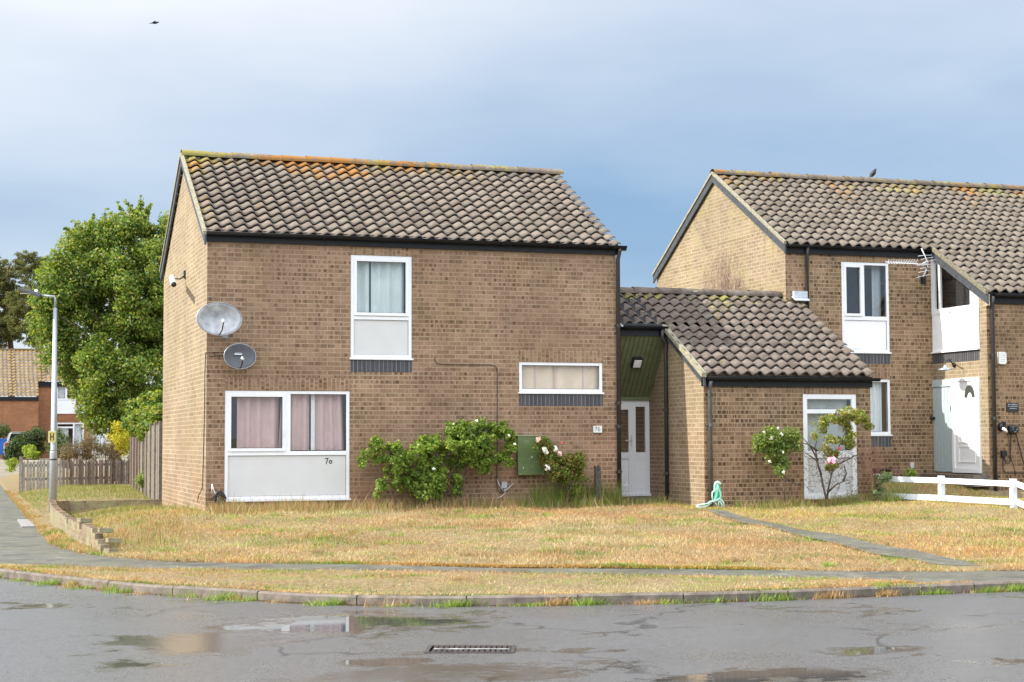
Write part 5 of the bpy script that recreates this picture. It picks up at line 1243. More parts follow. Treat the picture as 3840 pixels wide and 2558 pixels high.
for z_ in (.25, .65):
    MB().prism([(p0.x, p0.y+.03, z_), (p1.x, p1.y+.03, z_), (p1.x, p1.y+.03, z_+.07), (p0.x, p0.y+.03, z_+.07)], (0, .03, 0)).build('rail', m_wood, pf_, fix=False)
    MB().prism([(p1.x, p1.y+.03, z_), (p2.x, p2.y+.03, z_), (p2.x, p2.y+.03, z_+.07), (p1.x, p1.y+.03, z_+.07)], (0, .03, 0)).build('rail', m_wood, pf_, fix=False)
for q in (p0, p1, p2): MB().box((q.x-.05, q.y+.03, -.15), (q.x+.05, q.y+.13, .95)).build('post', m_wood, pf_)
bf = thing('board_fence', 'tall weathered vertical board fence running back from the corner of the house', 'fence', (.3, 12, 0))
q0 = Vector((B(604, 1750, y=6.7).x, 6.7, -.1)); q1 = Vector((B(486, 1750, y=24.).x, 24., -.15)); np_ = 9
for i in range(np_):
    a_ = q0.lerp(q1, i/np_); b_ = q0.lerp(q1, (i+1)/np_); m_ = (m_woodp, m_woodp, m_woodp, m_wood, m_woodp, m_woodb, m_woodb, m_wood, m_woodb)[i]; mb = MB(); nb = 13
    dxy = (b_-a_); top_ = 1.72
    for j in range(nb):
        c0_, c1_ = a_.lerp(b_, (j+.06)/nb), a_.lerp(b_, (j+.98)/nb); o_ = -.012 if j % 2 else 0
        mb.prism([(c0_.x+o_, c0_.y, c0_.z), (c1_.x+o_, c1_.y, c1_.z), (c1_.x+o_, c1_.y, top_), (c0_.x+o_, c0_.y, top_)], (.02, 0, 0))
    mb.build('fence_panel', m_, bf, fix=False)
    MB().box((a_.x-.05, a_.y-.05, -.2), (a_.x+.05, a_.y+.05, 1.78)).build('post', m_wood, bf)
# low curved brick wall
m_oldb = brick_mat('old_mossy_brick', c1=(.30, .25, .175), c2=(.21, .17, .115), mort=(.28, .25, .18), dots=.7, lichen=0); 
nt = m_oldb.node_tree; p = nt.nodes['Principled BSDF']; g = G(nt); src = p.inputs['Base Color'].links[0].from_socket; ob = [n_ for n_ in nt.nodes if n_.type == 'TEX_COORD'][0].outputs['Object']
geo = nt.nodes.new('ShaderNodeNewGeometry'); nz_ = g.xyz(geo.outputs['Normal'])[2]
c2_ = g.mix(g.mr(g.noise(ob, 3.5, 5, .7), .45, .62, 0, .6), src, (.33, .34, .18)); c2_ = g.mix(g.m('MULTIPLY', g.mr(nz_, .4, .8), .8), c2_, (.17, .10, .065)); nt.links.new(c2_, p.inputs['Base Color'])
lw_ = thing('low_brick_wall', 'low mossy brick garden wall curving round the lawn corner with a broken end', 'garden wall', (-2.2, 1, -.1))
wp_ = [(0.0, 6.42), (-1.0, 6.42), (-1.85, 6.40), (-2.12, 6.1), (-2.22, 5.2), (-2.27, 3.6), (-2.29, 2.2), (-2.28, .9), (-2.26, -.274), (-2.20, -1.918), (-2.10, -3.141), (-2.00, -4.35)]
wd_ = dens(wp_, .225); wi = offs(wd_, -.10 if False else .11)
mb = MB(); acc = 0
tops = []
nW = len(wd_)
for i in range(nW):
    ht = .20 if wd_[i][0] > -1.9 else .24-.09*max(0, (i-nW*.3)/(nW*.7))
    if i in (nW-16, nW-9): ht -= .075
    if i > nW-5: ht = (.10, .03, -.04, -.04)[i-nW+4] if i < nW else 0
    tops.append(ht)
for i in range(nW-1):
    a, b = wd_[i], wd_[i+1]; c, d = wi[i+1], wi[i]; l_ = math.dist(a, b); z0_, z1_ = -.25, tops[i]+random.uniform(-.01, .01)
    us_ = (acc, acc+l_); acc += l_
    mb.face([(*a, z0_), (*b, z0_), (*b, z1_), (*a, z1_)], [(us_[0], z0_), (us_[1], z0_), (us_[1], z1_), (us_[0], z1_)])
    mb.face([(*d, z0_), (*c, z0_), (*c, z1_), (*d, z1_)], [(us_[0], z0_), (us_[1], z0_), (us_[1], z1_), (us_[0], z1_)])
    mb.face([(*a, z1_), (*b, z1_), (*c, z1_), (*d, z1_)], [(us_[0], 0), (us_[1], 0), (us_[1], .11), (us_[0], .11)])
    for e1, e2 in ((a, d), (b, c)): mb.face([(*e1, z0_), (*e2, z0_), (*e2, z1_), (*e1, z1_)], [(0, z0_), (.11, z0_), (.11, z1_), (0, z1_)])
mb.build('masonry', m_oldb, lw_, fix=False)
def loosebrick(x, y, z, rz, label, rx=0):
    o = MB().box((-.1, -.05, -.0325), (.1, .05, .0325)).build('loose_brick', m_oldb, None, bevel=.006); o.location = (x, y, z); o.rotation_euler = (rx, .06, rz); tag(o, label, 'brick', 'loose bricks at the broken wall end'); return o
loosebrick(-2.08, -2.35, .21, .5, 'loose brick lying on top of the low wall well back from its end')
loosebrick(-1.90, -3.92, .14, .15, 'loose brick on the upper step of the broken wall end'); loosebrick(-1.82, -4.28, .02, .3, 'dark loose brick at the foot of the broken wall end'); loosebrick(-1.88, -4.62, -.10, .8, 'pale loose brick fallen on the grass by the wall end')
MB().prism([(-2.78, 3.3, -.162), (-2.36, 3.3, -.162), (-2.36, 6.2, -.162), (-2.78, 6.2, -.162)], (0, 0, .03)).build('paving_slab', simple('slab', (.26, .25, .24), .6, noise=.2)).__setitem__('label', 'grey paving slab against the outside of the low wall')
bpy.data.objects['paving_slab']['category'] = 'paving slab'

# street lamp
lp = thing('street_lamp', 'grey metal street lamp post with flat lantern at the corner', 'street lamp', (-2.016+.05, 8, -.15))
bx0 = B(199, 1800, y=8).x; zt_ = B(207, 1155, y=8).z; ztop = B(209, 1112, y=8).z
xt = B(207, 1150, y=8).x
MB().tube([(bx0, 8, -.3), (bx0+.002, 8, 1.15), (bx0+.003, 8, 1.17)], [.082, .076, .075], 16).build('base_section', m_metal, lp, smooth=True)
MB().tube([(bx0+.003, 8, 1.17), (bx0+.004, 8, 1.2), (xt, 8, zt_)], [.072, .066, .040], 16).build('pole', m_metal, lp, smooth=True)
a0_ = Vector((xt, 8, zt_)); hA = B(150, 1107, y=8); hB = B(66, 1082, y=8)
MB().tube([a0_, (xt, 8, ztop-.05), (xt-.02, 8, ztop), hA], [.024, .022, .022, .02], 8).build('arm', m_metal, lp, smooth=True)
ln = MB(); dv_ = (hB-hA).normalized(); up_ = Vector((0, 1, 0)).cross(dv_); up_ = up_ if up_.z > 0 else -up_
ln.prism([hA-Vector((0, .09, 0))-up_*.045, hB-Vector((0, .11, 0))-up_*.012, hB-Vector((0, .11, 0))+up_*.02, hA-Vector((0, .09, 0))+up_*.04], (0, .2, 0))
ln.build('lantern', simple('lantern_grey', (.13, .14, .155), .45, metal=.3), lp, bevel=.01)
pc = hA.lerp(hB, .2)+up_*.05; MB().lathe([(.0, .05), (.03, .04), (.035, 0), (.035, -.02)], tuple(pc), n=12).build('photocell', m_whitep, lp, smooth=True)
lb_ = hA.lerp(hB, .5)-up_*.035; MB().box((lb_.x-.16, lb_.y-.07, lb_.z-.006), (lb_.x+.12, lb_.y+.07, lb_.z)).build('lens', m_whitep, lp)
MB().tube([(bx0, 7.99, .995), (bx0, 7.99, 1.02)], .081, 16).build('strap', m_blackp, lp, smooth=True)
m_yel = simple('hydrant_yellow', (.62, .52, .10), .5)
hsg = thing('hydrant_sign', 'small yellow fire hydrant sign with a black H on the lamp post', 'sign', (bx0, 7.9, 1.4))
s0_, s1_ = B(181, 1660, y=7.9), B(209, 1616, y=7.9)
MB().box((s0_.x, 7.9, s0_.z), (s1_.x, 7.908, s1_.z)).build('plate', simple('sign_cream', (.72, .68, .45), .5), hsg)
sw, shh = s1_.x-s0_.x, s1_.z-s0_.z
MB().box((s0_.x+sw*.12, 7.895, s0_.z+shh*.1), (s1_.x-sw*.12, 7.8995, s1_.z-shh*.1)).build('yellow_field', m_yel, hsg)
hm_ = MB(); l0, l1 = s0_.x+sw*.24, s1_.x-sw*.24; b0_, b1_ = s0_.z+shh*.2, s1_.z-shh*.2
hm_.box((l0, 7.890, b0_), (l0+.018, 7.8945, b1_)); hm_.box((l1-.018, 7.890, b0_), (l1, 7.8945, b1_)); hm_.box((l0+.018, 7.890, (b0_+b1_)/2-.01), (l1-.018, 7.8945, (b0_+b1_)/2+.01)); hm_.build('letter', m_num, hsg)

# shrubs beyond the picket fence
def bush(name, label, mass, y, ppm, n, size, pal, sub=90, rs=(.12, .3), cat='shrub', dep=.4, twigs=0):
    t_ = thing(name, label, cat, tuple(B(mass[0][0], 1800, y=y)))
    foliage(t_, 'foliage', tlob(mass, y, ppm, dep), n, size, pal, sub=sub, rs=rs)
    if twigs:
        mb = MB()
        for i in range(twigs):
            m_ = random.choice(mass); p0_ = B(m_[0]+random.uniform(-m_[2], m_[2]), m_[1]+random.uniform(0, m_[2]), y=y+random.uniform(-.4, .4)); mb.tube([p0_, p0_+Vector((random.uniform(-.15, .15), 0, random.uniform(.2, .6)))], [.006, .003], 4, cap=False)
        mb.build('twigs', m_twig, t_)['kind'] = 'stuff'
    return t_
bush('conifer_shrub', 'spreading dark green conifer shrub in front of the parked car', [(50, 1700, 26), (80, 1680, 30), (110, 1655, 28), (140, 1640, 22), (60, 1670, 18), (130, 1670, 25)], 26.5, 115, 7000, .07, [(.06, .09, .03), (.09, .12, .04), (.04, .065, .025)])
bush('shrub', 'bright lime green shrub by the left end of the picket fence', [(112, 1692, 20), (125, 1700, 14), (42, 1738, 16), (36, 1755, 12)], 24.6, 118, 2000, .06, [(.22, .30, .04), (.28, .34, .05)], sub=40, rs=(.06, .14))
bush('shrub', 'dark green shrub behind the lamp post', [(215, 1650, 30), (228, 1672, 30), (200, 1680, 25)], 26, 116, 3000, .06, [(.07, .11, .03), (.10, .14, .04)], sub=50, rs=(.1, .2))
bush('withered_shrub', 'withered pinkish brown shrubs spilling over the picket fence', [(260, 1700, 32), (300, 1690, 32), (345, 1690, 38), (390, 1690, 32), (250, 1730, 22), (330, 1660, 20), (430, 1720, 22)], 25, 118, 4200, .05, [(.22, .14, .085), (.26, .17, .11), (.16, .12, .06), (.15, .15, .05)], sub=90, rs=(.08, .18), twigs=260)
bush('shrub', 'yellow leaved shrub at the end of the picket fence under the tree', [(430, 1640, 20), (452, 1655, 24), (472, 1635, 20), (458, 1690, 18), (440, 1605, 16), (475, 1670, 16)], 25.2, 118, 2000, .07, [(.42, .38, .03), (.36, .36, .04), (.48, .40, .04)], sub=60, rs=(.1, .2))
bush('grass_clump', 'tall feathery green plant against the board fence', [(545, 1790, 18), (560, 1800, 22), (575, 1815, 18), (530, 1805, 14)], 14, 150, 2500, .05, [(.18, .24, .07), (.24, .30, .10)], sub=40, rs=(.06, .14), cat='plant', dep=.2)

# parked car far left, seen from behind
cary = 66; cb = B(78, 1730, y=cary); 
car = thing('parked_car', 'silver estate car seen from behind, parked by the distant house', 'car', (cb.x, cary, .45))
CZ = .75
m_car = simple('silver_paint', (.42, .42, .42), .3, metal=.6, noise=.03)
cw_ = .86; gx = cb.x+.0
sec = [(-.86, .28), (-.88, .55), (-.86, .85), (-.72, .98), (-.58, 1.42), (-.45, 1.50), (.45, 1.50), (.58, 1.42), (.72, .98), (.86, .85), (.88, .55), (.86, .28)]
body = MB(); ys_ = [(-.0, .0, .97), (.08, .0, 1.), (3.2, .0, 1.), (3.9, -.0, .98)]
body.prism([(gx+a, cary, CZ-.3+b) for a, b in sec if b < 1.0], (0, 4.2, 0)); 
cabin = [(gx+a, cary+.12, CZ-.3+b) for a, b in sec if b >= .98]; body.prism(cabin, (0, 2.7, 0)); body.build('body', m_car, car, bevel=.05)
MB().prism([(gx-.62, cary+.10, CZ+.72), (gx+.62, cary+.10, CZ+.72), (gx+.52, cary+.11, CZ+1.08), (gx-.52, cary+.11, CZ+1.08)], (0, .02, 0)).build('rear_window', glass_mat('car_glass', (.2, .25, .25), .2), car)
MB().box((gx-.5, cary+.08, CZ+1.16), (gx+.5, cary+.2, CZ+1.20)).build('spoiler', m_car, car)
for s_ in (-1, 1):
    MB().box((gx+s_*.76-.08, cary-.02, CZ+.35), (gx+s_*.76+.08, cary+.01, CZ+.62)).build('tail_light', simple('red_lamp', (.45, .04, .03), .3), car)
    MB().box((gx+s_*.98-.08, cary+2.3, CZ+.62), (gx+s_*.98+.08, cary+2.42, CZ+.78)).build('mirror', m_blackp, car)
    for yy in (.8, 3.3): MB().tube([(gx+s_*.70, cary+yy, CZ), (gx+s_*.88, cary+yy, CZ)], .31, 18).build('wheel', m_blackp, car, smooth=True)
MB().box((gx-.26, cary-.02, CZ+.38), (gx+.26, cary, CZ+.50)).build('number_plate', simple('plate_yellow', (.7, .55, .08), .5), car)
MB().box((gx-.84, cary-.06, CZ+.02), (gx+.84, cary+.05, CZ+.24)).build('bumper', m_blackp, car)
# blue bin
bn_y = 68; bc = B(8, 1700, y=bn_y)
bn = thing('wheelie_bin', 'blue wheelie bin cut off by the left edge of the photo', 'bin', (bc.x, bn_y, .3))
m_blue = simple('blue_plastic', (.02, .10, .38), .4)
b_ = MB(); zb_b = B(8, 1706, y=bn_y).z; zb_t = B(8, 1650, y=bn_y).z; b_.prism([(bc.x-.24, bn_y, zb_b), (bc.x+.24, bn_y, zb_b), (bc.x+.29, bn_y, zb_t), (bc.x-.29, bn_y, zb_t)], (0, .6, 0)); b_.build('tub', m_blue, bn, bevel=.02)
MB().prism([(bc.x-.31, bn_y-.03, zb_t), (bc.x+.31, bn_y-.03, zb_t), (bc.x+.29, bn_y-.03, zb_t+.07), (bc.x-.29, bn_y-.03, zb_t+.07)], (0, .68, 0)).build('lid', m_blue, bn, bevel=.02)
for s_ in (-1, 1): MB().tube([(bc.x+s_*.22, bn_y+.55, zb_b+.1), (bc.x+s_*.27, bn_y+.55, zb_b+.1)], .1, 12).build('wheel', m_blackp, bn, smooth=True)
bush('hedge', 'dark hedge strip behind the blue bin', [(0, 1635, 22), (20, 1625, 18), (-30, 1640, 30)], 71.5, 60, 1500, .12, [(.05, .08, .03), (.08, .11, .04)], sub=30, rs=(.2, .4), cat='hedge')

# ================================================================== SMALL THINGS ON THE MAIN HOUSE
dcn = B(823, 1196, y=-.42); m_dish = simple('weathered_dish', (.38, .385, .39), .5, metal=.25, noise=.35, nscale=7)
dish('satellite_dish', 'larger pale grey satellite dish at the corner of the house, above the dark dish', dcn, .375, .272, (.10, -1, .10), m_dish, (.30, -.001, dcn.z-.22), .30, dep=.075)
dcs = B(900, 1336, y=-.30); m_dishd = simple('dark_dish', (.085, .09, .10), .5, noise=.2, nscale=9)
ds = dish('satellite_dish', 'smaller dark grey satellite dish below the larger pale one', dcs, .268, .208, (.10, -1, .10), m_dishd, (dcs.x+.12, -.001, dcs.z-.12), .20, dep=.05)
lz = B(893, 1327, y=-.33)
MB().box((lz.x-.055, -.305, lz.z-.012), (lz.x+.07, -.295, lz.z+.004)).build('maker_plate', m_whitep, ds)
MB().box((lz.x-.045, -.305, lz.z+.012), (lz.x+.06, -.295, lz.z+.020)).build('maker_plate', m_metal, ds)
# security camera on the gable
sc_ = thing('security_camera', 'white security camera on a black bracket high on the gable wall', 'camera', tuple(B(691, 1030, x=-.02)))
cm = B(691, 1030, x=-.02); ce = B(654, 1046, x=-.22); 
MB().box((-.03, cm.y-.06, cm.z-.07), (-.001, cm.y+.06, cm.z+.07)).build('mount', m_blackp, sc_)
MB().tube([(-.03, cm.y, cm.z-.03), (-.09, cm.y, cm.z-.08), (ce.x, ce.y, ce.z)], .012, 8).build('arm', m_blackp, sc_, smooth=True)
ca, cb_ = B(644, 1040, x=-.26), B(651, 1066, x=-.36)
MB().tube([ca, ca.lerp(cb_, .5), cb_], [.050, .052, .052], 14).build('housing', m_whitep, sc_, smooth=True)
MB().tube([cb_, cb_+(cb_-ca).normalized()*.045], .046, 14).build('lens_hood', m_blackp, sc_, smooth=True)
# cables
def cable(label, pts, r=.006, mat=None, name='cable'):
    o = MB().tube(pts, r, 6).build(name, mat or m_cable, None, smooth=True); tag(o, label, 'cable'); return o
def P0(*ps, y=-.012): return [B(a, b, y=y) for a, b in ps]
cable('brown cable running from mid wall across and down beside the rose shrub', P0((1630, 1339), (1631, 1352), (1638, 1362), (1660, 1366), (1750, 1367), (1840, 1368), (1855, 1372), (1863, 1382), (1865, 1400), (1865, 1600), (1864, 1820), (1866, 1838), (1874, 1848), (1884, 1850), (1890, 1840)), .007, m_cableb)
cable('black cable pair from the dark dish to the house corner', P0((845, 1335), (820, 1333), (795, 1336), (783, 1335)), .006); cable('lower thin cable from the pale dish bracket to the corner', P0((845, 1320), (800, 1322), (783, 1319)), .005)
cable('black cable down the gable wall beside the front corner', [B(a, b, x=-.012) for a, b in ((776, 1320), (771, 1325), (768, 1400), (767, 1550), (763, 1700), (759, 1830))]+[B(752, 1845, x=-.03), B(744, 1860, x=-.05), B(741, 1885, x=-.02)], .007)
# green meter cabinet
mc0, mc1 = B(1942, 1782, y=-.1), B(2040, 1636, y=-.1)
mc = thing('meter_cabinet', 'olive green metal meter cabinet on the wall with flaked paint spots', 'meter cabinet', (mc0.x+.25, -.05, mc0.z))
MB().box((mc0.x+.01, -.09, mc0.z+.01), (mc1.x-.01, -.002, mc1.z-.01)).build('box', m_green, mc, bevel=.004)
MB().box((mc0.x, -.112, mc0.z), (mc1.x, -.0905, mc1.z)).build('door', m_green, mc, bevel=.006)
MB().box((mc0.x-.01, -.12, mc1.z+.002), (mc1.x+.01, -.002, mc1.z+.018)).build('top_lip', simple('pale_green', (.28, .32, .19), .5), mc)
mwp = simple('flaked_paint', (.62, .62, .60), .6)
for (a, b, w_, h_) in ((645, 735, 30, 22), (600, 765, 10, 10), (690, 818, 11, 9), (730, 812, 11, 9), (503, 915, 13, 30), (660, 900, 6, 16), (455, 1022, 20, 9), (845, 1018, 9, 15)):
    q = B(1850+a/4.48, 1550+b/4.48, y=-.113); ww, hh = w_/4.48/200/1.6, h_/4.48/200/1.6; MB().prism([(q.x-ww, -.113, q.z-hh*.6), (q.x+ww*.4, -.113, q.z-hh), (q.x+ww, -.113, q.z+hh*.5), (q.x-ww*.2, -.113, q.z+hh)], (0, -.002, 0)).build('paint_flake', mwp, mc, fix=False)
q = B(1966, 1667, y=-.113); lettering('faded_letter', 'M', .11, (q.x, -.1125, q.z), ROTF, simple('faded_green', (.20, .27, .15), .6), mc, .001)
# house number plaque
pq0, pq1 = B(2226, 1623, y=-.03), B(2258, 1597, y=-.03)
pl = thing('number_plaque', 'white house number plaque reading 76 near the downpipe', 'sign', (pq0.x+.07, -.02, pq0.z))
MB().box((pq0.x, -.03, pq0.z), (pq1.x, -.002, pq1.z)).build('plate', simple('plaque_white', (.72, .71, .68), .5), pl, bevel=.003)
lettering('numerals', '76', .115, (pq0.x+.018, -.031, pq0.z+.026), ROTF, simple('numeral_grey', (.16, .16, .17), .5), pl, .001)
# grey socket box with cut cables
sk = thing('socket_box', 'small grey junction box low on the wall with a dangling cable', 'junction box', tuple(B(1892, 1830, y=-.03)))
q0_, q1_ = B(1882, 1832, y=-.05), B(1902, 1807, y=-.05); MB().box((q0_.x, -.05, q0_.z), (q1_.x, -.002, q1_.z)).build('box', simple('box_grey', (.40, .43, .44), .5), sk, bevel=.005)
MB().tube(P0((1864, 1797), (1872, 1818), (1885, 1838), (1893, 1842), (1905, 1832), (1926, 1813), y=-.07), .006, 6).build('cable_end', m_alum, sk, smooth=True); MB().tube(P0((1893, 1833), (1894, 1850), (1880, 1862), (1862, 1870), y=-.05), .006, 6).build('cable_end', m_alum, sk, smooth=True)
# stump post
st_ = MB().prism([(B(2231, 1800, y=-.3).x, -.34, .2), (B(2252, 1800, y=-.3).x, -.34, .2), (B(2252, 1800, y=-.3).x-.01, -.34, B(2240, 1752, y=-.3).z), (B(2244, 1800, y=-.3).x, -.34, B(2240, 1745, y=-.3).z), (B(2238, 1800, y=-.3).x, -.34, B(2240, 1758, y=-.3).z), (B(2231, 1800, y=-.3).x, -.34, B(2240, 1746, y=-.3).z)], (0, .08, 0)).build('wooden_stump', simple('rotten_wood', (.075, .065, .055), .95, noise=.4, nscale=25, bump=1), None)
tag(st_, 'dark rotten wooden post stump in front of the wall by the downpipe', 'post')
# coil of black cable at the foot of the wall
cc_ = B(823, 1869, y=-.14); pts = []
for i in range(150):
    a_ = i*.35; r_ = .075+.022*math.sin(i*.9)+.012*math.sin(i*.37); pts.append((cc_.x+r_*math.cos(a_), -.12+.05*math.sin(i*.23), cc_.z+r_*1.15*math.sin(a_)))
ck = thing('cable_coil', 'tangled black cable coil hanging low at the left of the big window', 'cable coil', tuple(cc_))
MB().tube(pts, .008, 6).build('coil', m_cable, ck, smooth=True)
MB().tube(P0((795, 1816), (800, 1835), (806, 1848), (812, 1862), (820, 1880), y=-.12), .009, 6).build('bare_end', m_alum, ck, smooth=True); MB().tube(P0((796, 1818), (794, 1840), (797, 1860), y=-.10), .005, 6).build('bare_end', m_alum, ck, smooth=True)
MB().tube(P0((820, 1886), (808, 1902), (795, 1915), y=-.12), .006, 6).build('tail', m_cable, ck, smooth=True)

# wall lamp on the green boarding
t_ = .5; bestt = min([k/100 for k in range(5, 95)], key=lambda k: abs(B(2384, 1355, y=ya+(yb_-ya)*k if False else YU+(1.19-YU)*k).z-(3.27+(2.14-3.27)*k)))
yl_ = YU+(1.19-YU)*bestt; cL = B(2384, 1355, y=yl_); 
uL = Vector((0, 1.19-YU, 2.14-3.27)).normalized()*-1; nL = Vector((0, -uL.z, uL.y)); nL = nL if nL.y < 0 else -nL; cL = cL+nL*.012
TL = lambda u, n, v: tuple(cL+Vector((u, 0, 0))+nL*n+uL*v)
wl_ = thing('bulkhead_lamp', 'square bulkhead lamp with pale lens on the green boarding over the entrance', 'wall lamp', tuple(cL))
MB().box((-.095, 0, -.105), (.095, .07, .105), TL).build('casing', m_blackp, wl_, bevel=.01); MB().box((-.072, .07, -.08), (.078, .085, .08), TL).build('lens', m_whitep, wl_, bevel=.008)
# white bracket by the big downpipe
wb = MB().prism([B(2319, 1206, y=-.02), B(2338, 1220, y=-.02), B(2336, 1226, y=-.02), B(2322, 1218, y=-.02), B(2318, 1216, y=-.02)], (0, .05, 0)).build('lead_scrap', m_lead, ext)

# ================================================================== HOSE, FENCE, NEIGHBOUR'S FITTINGS
hc = B(2688, 1890, y=-1.85); HY = -1.85
def H_(a, b, y=HY): return B(2600+a/11.2, 1780+b/11.2, y=y)
m_teal = simple('teal_plastic', (.02, .42, .26), .4); m_mint = simple('pale_hose', (.45, .72, .58), .5)
hs = thing('garden_hose', 'mint green garden hose looped over a teal holder at the store corner', 'garden hose', (H_(1050, 1300).x, HY, .1))
MB().prism([H_(1000, 420), H_(1110, 440), H_(1190, 700), H_(1200, 1020), H_(1060, 1020), H_(960, 1060), H_(1000, 800)], (0, .10, 0)).build('holder', m_teal, hs, bevel=.01)
MB().tube([H_(900, 440), H_(950, 350), H_(1020, 330), H_(1100, 370), H_(1150, 410)], [.018, .028, .03, .028, .02], 8).build('top_loop', m_mint, hs, smooth=True)
for pts_, r_ in (([(1010, 430), (1060, 600), (1130, 760), (1150, 900), (1110, 1030)], .014), ([(1000, 560), (900, 660), (800, 740), (790, 900), (820, 1100)], .012), ([(890, 430), (880, 560), (870, 700), (890, 760)], .010), ([(990, 600), (1010, 720), (970, 900), (870, 1080), (830, 1100)], .012), ([(120, 1350), (180, 1290), (400, 1250), (600, 1220), (720, 1130), (850, 1120), (960, 1080), (1080, 1020), (1180, 1060), (1270, 1180), (1290, 1380)], .014), ([(120, 1350), (260, 1380), (450, 1370), (600, 1300), (700, 1220), (800, 1130)], .012), ([(1080, 1110), (1060, 1200), (1060, 1330)], .012), ([(1110, 1100), (1180, 1220), (1240, 1370)], .012), ([(850, 1130), (960, 1230), (1000, 1300)], .009)):
    k_ = MB().tube([H_(a, b, HY-.06-.02*random.random()) for a, b in pts_], r_, 8).build('hose', m_mint, hs, smooth=True)
# white rail fence
m_fwh = simple('white_fence_paint', (.70, .73, .75), .6, noise=.06, nscale=6)
wfn = thing('rail_fence', 'low white two rail timber fence in front of the neighbouring house', 'fence', (12.4, -3, .3))
def BD(px, py, dep):
    return CAM+(rt*((px-1920)/F)+up*((1279-py)/F)+fw)*dep
f0, f1, f2, f3 = BD(3292, 1785, 29.9), BD(3535, 1792, 28.8), BD(3805, 1804, 27.5), BD(3910, 1845, 26.0)
nodes_ = [f0, f1, f2, f3]
for i in range(3):
    a_, b_ = nodes_[i], nodes_[i+1]; dn = (b_-a_).normalized(); nn_ = Vector((dn.y, -dn.x, 0)); nn_ = nn_ if nn_.y < 0 else -nn_
    if i == 1 or i == 0 or i == 2:
        for dz, hh in ((0, .095), (-.30, .10)):
            c_ = [a_+nn_*.05+Vector((0, 0, dz)), b_+nn_*.05+Vector((0, 0, dz))]
            MB().prism([c_[0], c_[1], c_[1]-Vector((0, 0, hh)), c_[0]-Vector((0, 0, hh))], nn_*-.028).build('rail', m_fwh, wfn, bevel=.004)
for q in (f0, f1, f2): MB().box((q.x-.045, q.y-.0, -.1), (q.x+.045, q.y+.09, q.z+.035)).build('post', m_fwh, wfn, bevel=.004)
bush('shrub', 'small pale leaved plant at the left end of the white rail fence', [(3290, 1800, 12), (3300, 1830, 14), (3285, 1845, 12), (3312, 1790, 14), (3325, 1785, 10)], -1.5, 185, 1300, .045, [(.22, .28, .16), (.28, .33, .18), (.16, .22, .10)], sub=40, rs=(.03, .07), cat='plant', dep=.1)
bush('shrub', 'little leafy sapling poking above the white rail fence', [(3420, 1778, 14), (3415, 1795, 12), (3428, 1765, 10), (3410, 1770, 8)], -1.2, 185, 900, .045, [(.24, .30, .08), (.32, .36, .10), (.16, .22, .06)], sub=30, rs=(.03, .06), cat='plant', dep=.1)
def PN(a, b, y=YF-.03, ox=0, oy=0): return B(a, b, y=y)
# alarm box
q0_, q1_ = B(3748, 1366, y=YF-.08), B(3776, 1320, y=YF-.08)
ab = thing('alarm_box', 'white burglar alarm box beside the downpipe of the neighbouring house', 'alarm box', (q0_.x+.08, YF-.04, q0_.z))
MB().prism([(q0_.x, YF-.001, q0_.z+.02), (q0_.x+.03, YF-.001, q0_.z), (q1_.x-.03, YF-.001, q0_.z), (q1_.x, YF-.001, q0_.z+.03), (q1_.x, YF-.001, q1_.z-.02), (q1_.x-.03, YF-.001, q1_.z), (q0_.x, YF-.001, q1_.z)], (0, -.07, 0)).build('cover', m_whitep, ab, bevel=.01)
mb = MB(); 
for k_ in range(5): zz_ = q0_.z+.05+k_*.04; mb.box((q0_.x+.03, YF-.0735, zz_), (q1_.x-.03, YF-.0712, zz_+.006))
mb.build('vents', simple('vent_grey', (.35, .35, .36), .6), ab)
# slate name sign
q0_, q1_ = B(3776, 1544, y=YF-.02), B(3819, 1511, y=YF-.02)
sg = thing('slate_sign', 'black slate name sign with three lines of pale lettering', 'sign', (q0_.x+.1, YF-.01, q0_.z))
MB().box((q0_.x, YF-.02, q0_.z), (q1_.x, YF-.001, q1_.z)).build('slate', simple('slate', (.02, .021, .025), .5), sg)
mb = MB()
for li, zz_ in enumerate((.135, .100, .060)):
    x_ = q0_.x+.03+(.0 if li < 2 else .025); xe_ = q1_.x-.03-(.0 if li < 2 else .025)
    while x_ < xe_:
        w_ = random.uniform(.006, .013); mb.box((x_, YF-.0225, q0_.z+zz_-.004), (x_+w_, YF-.0202, q0_.z+zz_+random.uniform(.006, .014))); x_ += w_+random.choice((.004, .004, .004, .012))
mb.build('lettering', simple('pale_lettering', (.45, .46, .48), .6), sg)
# car charger with holster and cables
q0_, q1_ = B(3784, 1625, y=YF-.08), B(3820, 1594, y=YF-.08)
ch = thing('car_charger', 'rounded black electric car charger on the neighbouring wall', 'car charger', (q0_.x+.1, YF-.05, q0_.z))
MB().box((q0_.x, YF-.10, q0_.z), (q1_.x, YF-.001, q1_.z)).build('body', m_blackp, ch, bevel=.035)
rc = ((q0_.x+q1_.x)/2+.01, (q0_.z+q1_.z)/2+.01)
MB().tube([(rc[0]+.05*math.cos(a), YF-.103, rc[1]+.045*math.sin(a)) for a in [k*.4-.9 for k in range(5)]], .004, 5).build('status_ring', m_metal, ch); MB().tube([(rc[0]+.05*math.cos(a), YF-.103, rc[1]+.045*math.sin(a)) for a in [k*.4+2.3 for k in range(5)]], .004, 5).build('status_ring', m_metal, ch)
MB().box((rc[0]-.015, YF-.1035, q0_.z+.022), (rc[0]+.03, YF-.1, q0_.z+.032)).build('badge', m_metal, ch)
hp = B(3759, 1601, y=YF-.06)
hl = thing('plug_holster', 'black charging plug holster with a white plug handle left of the charger', 'plug holster', tuple(hp))
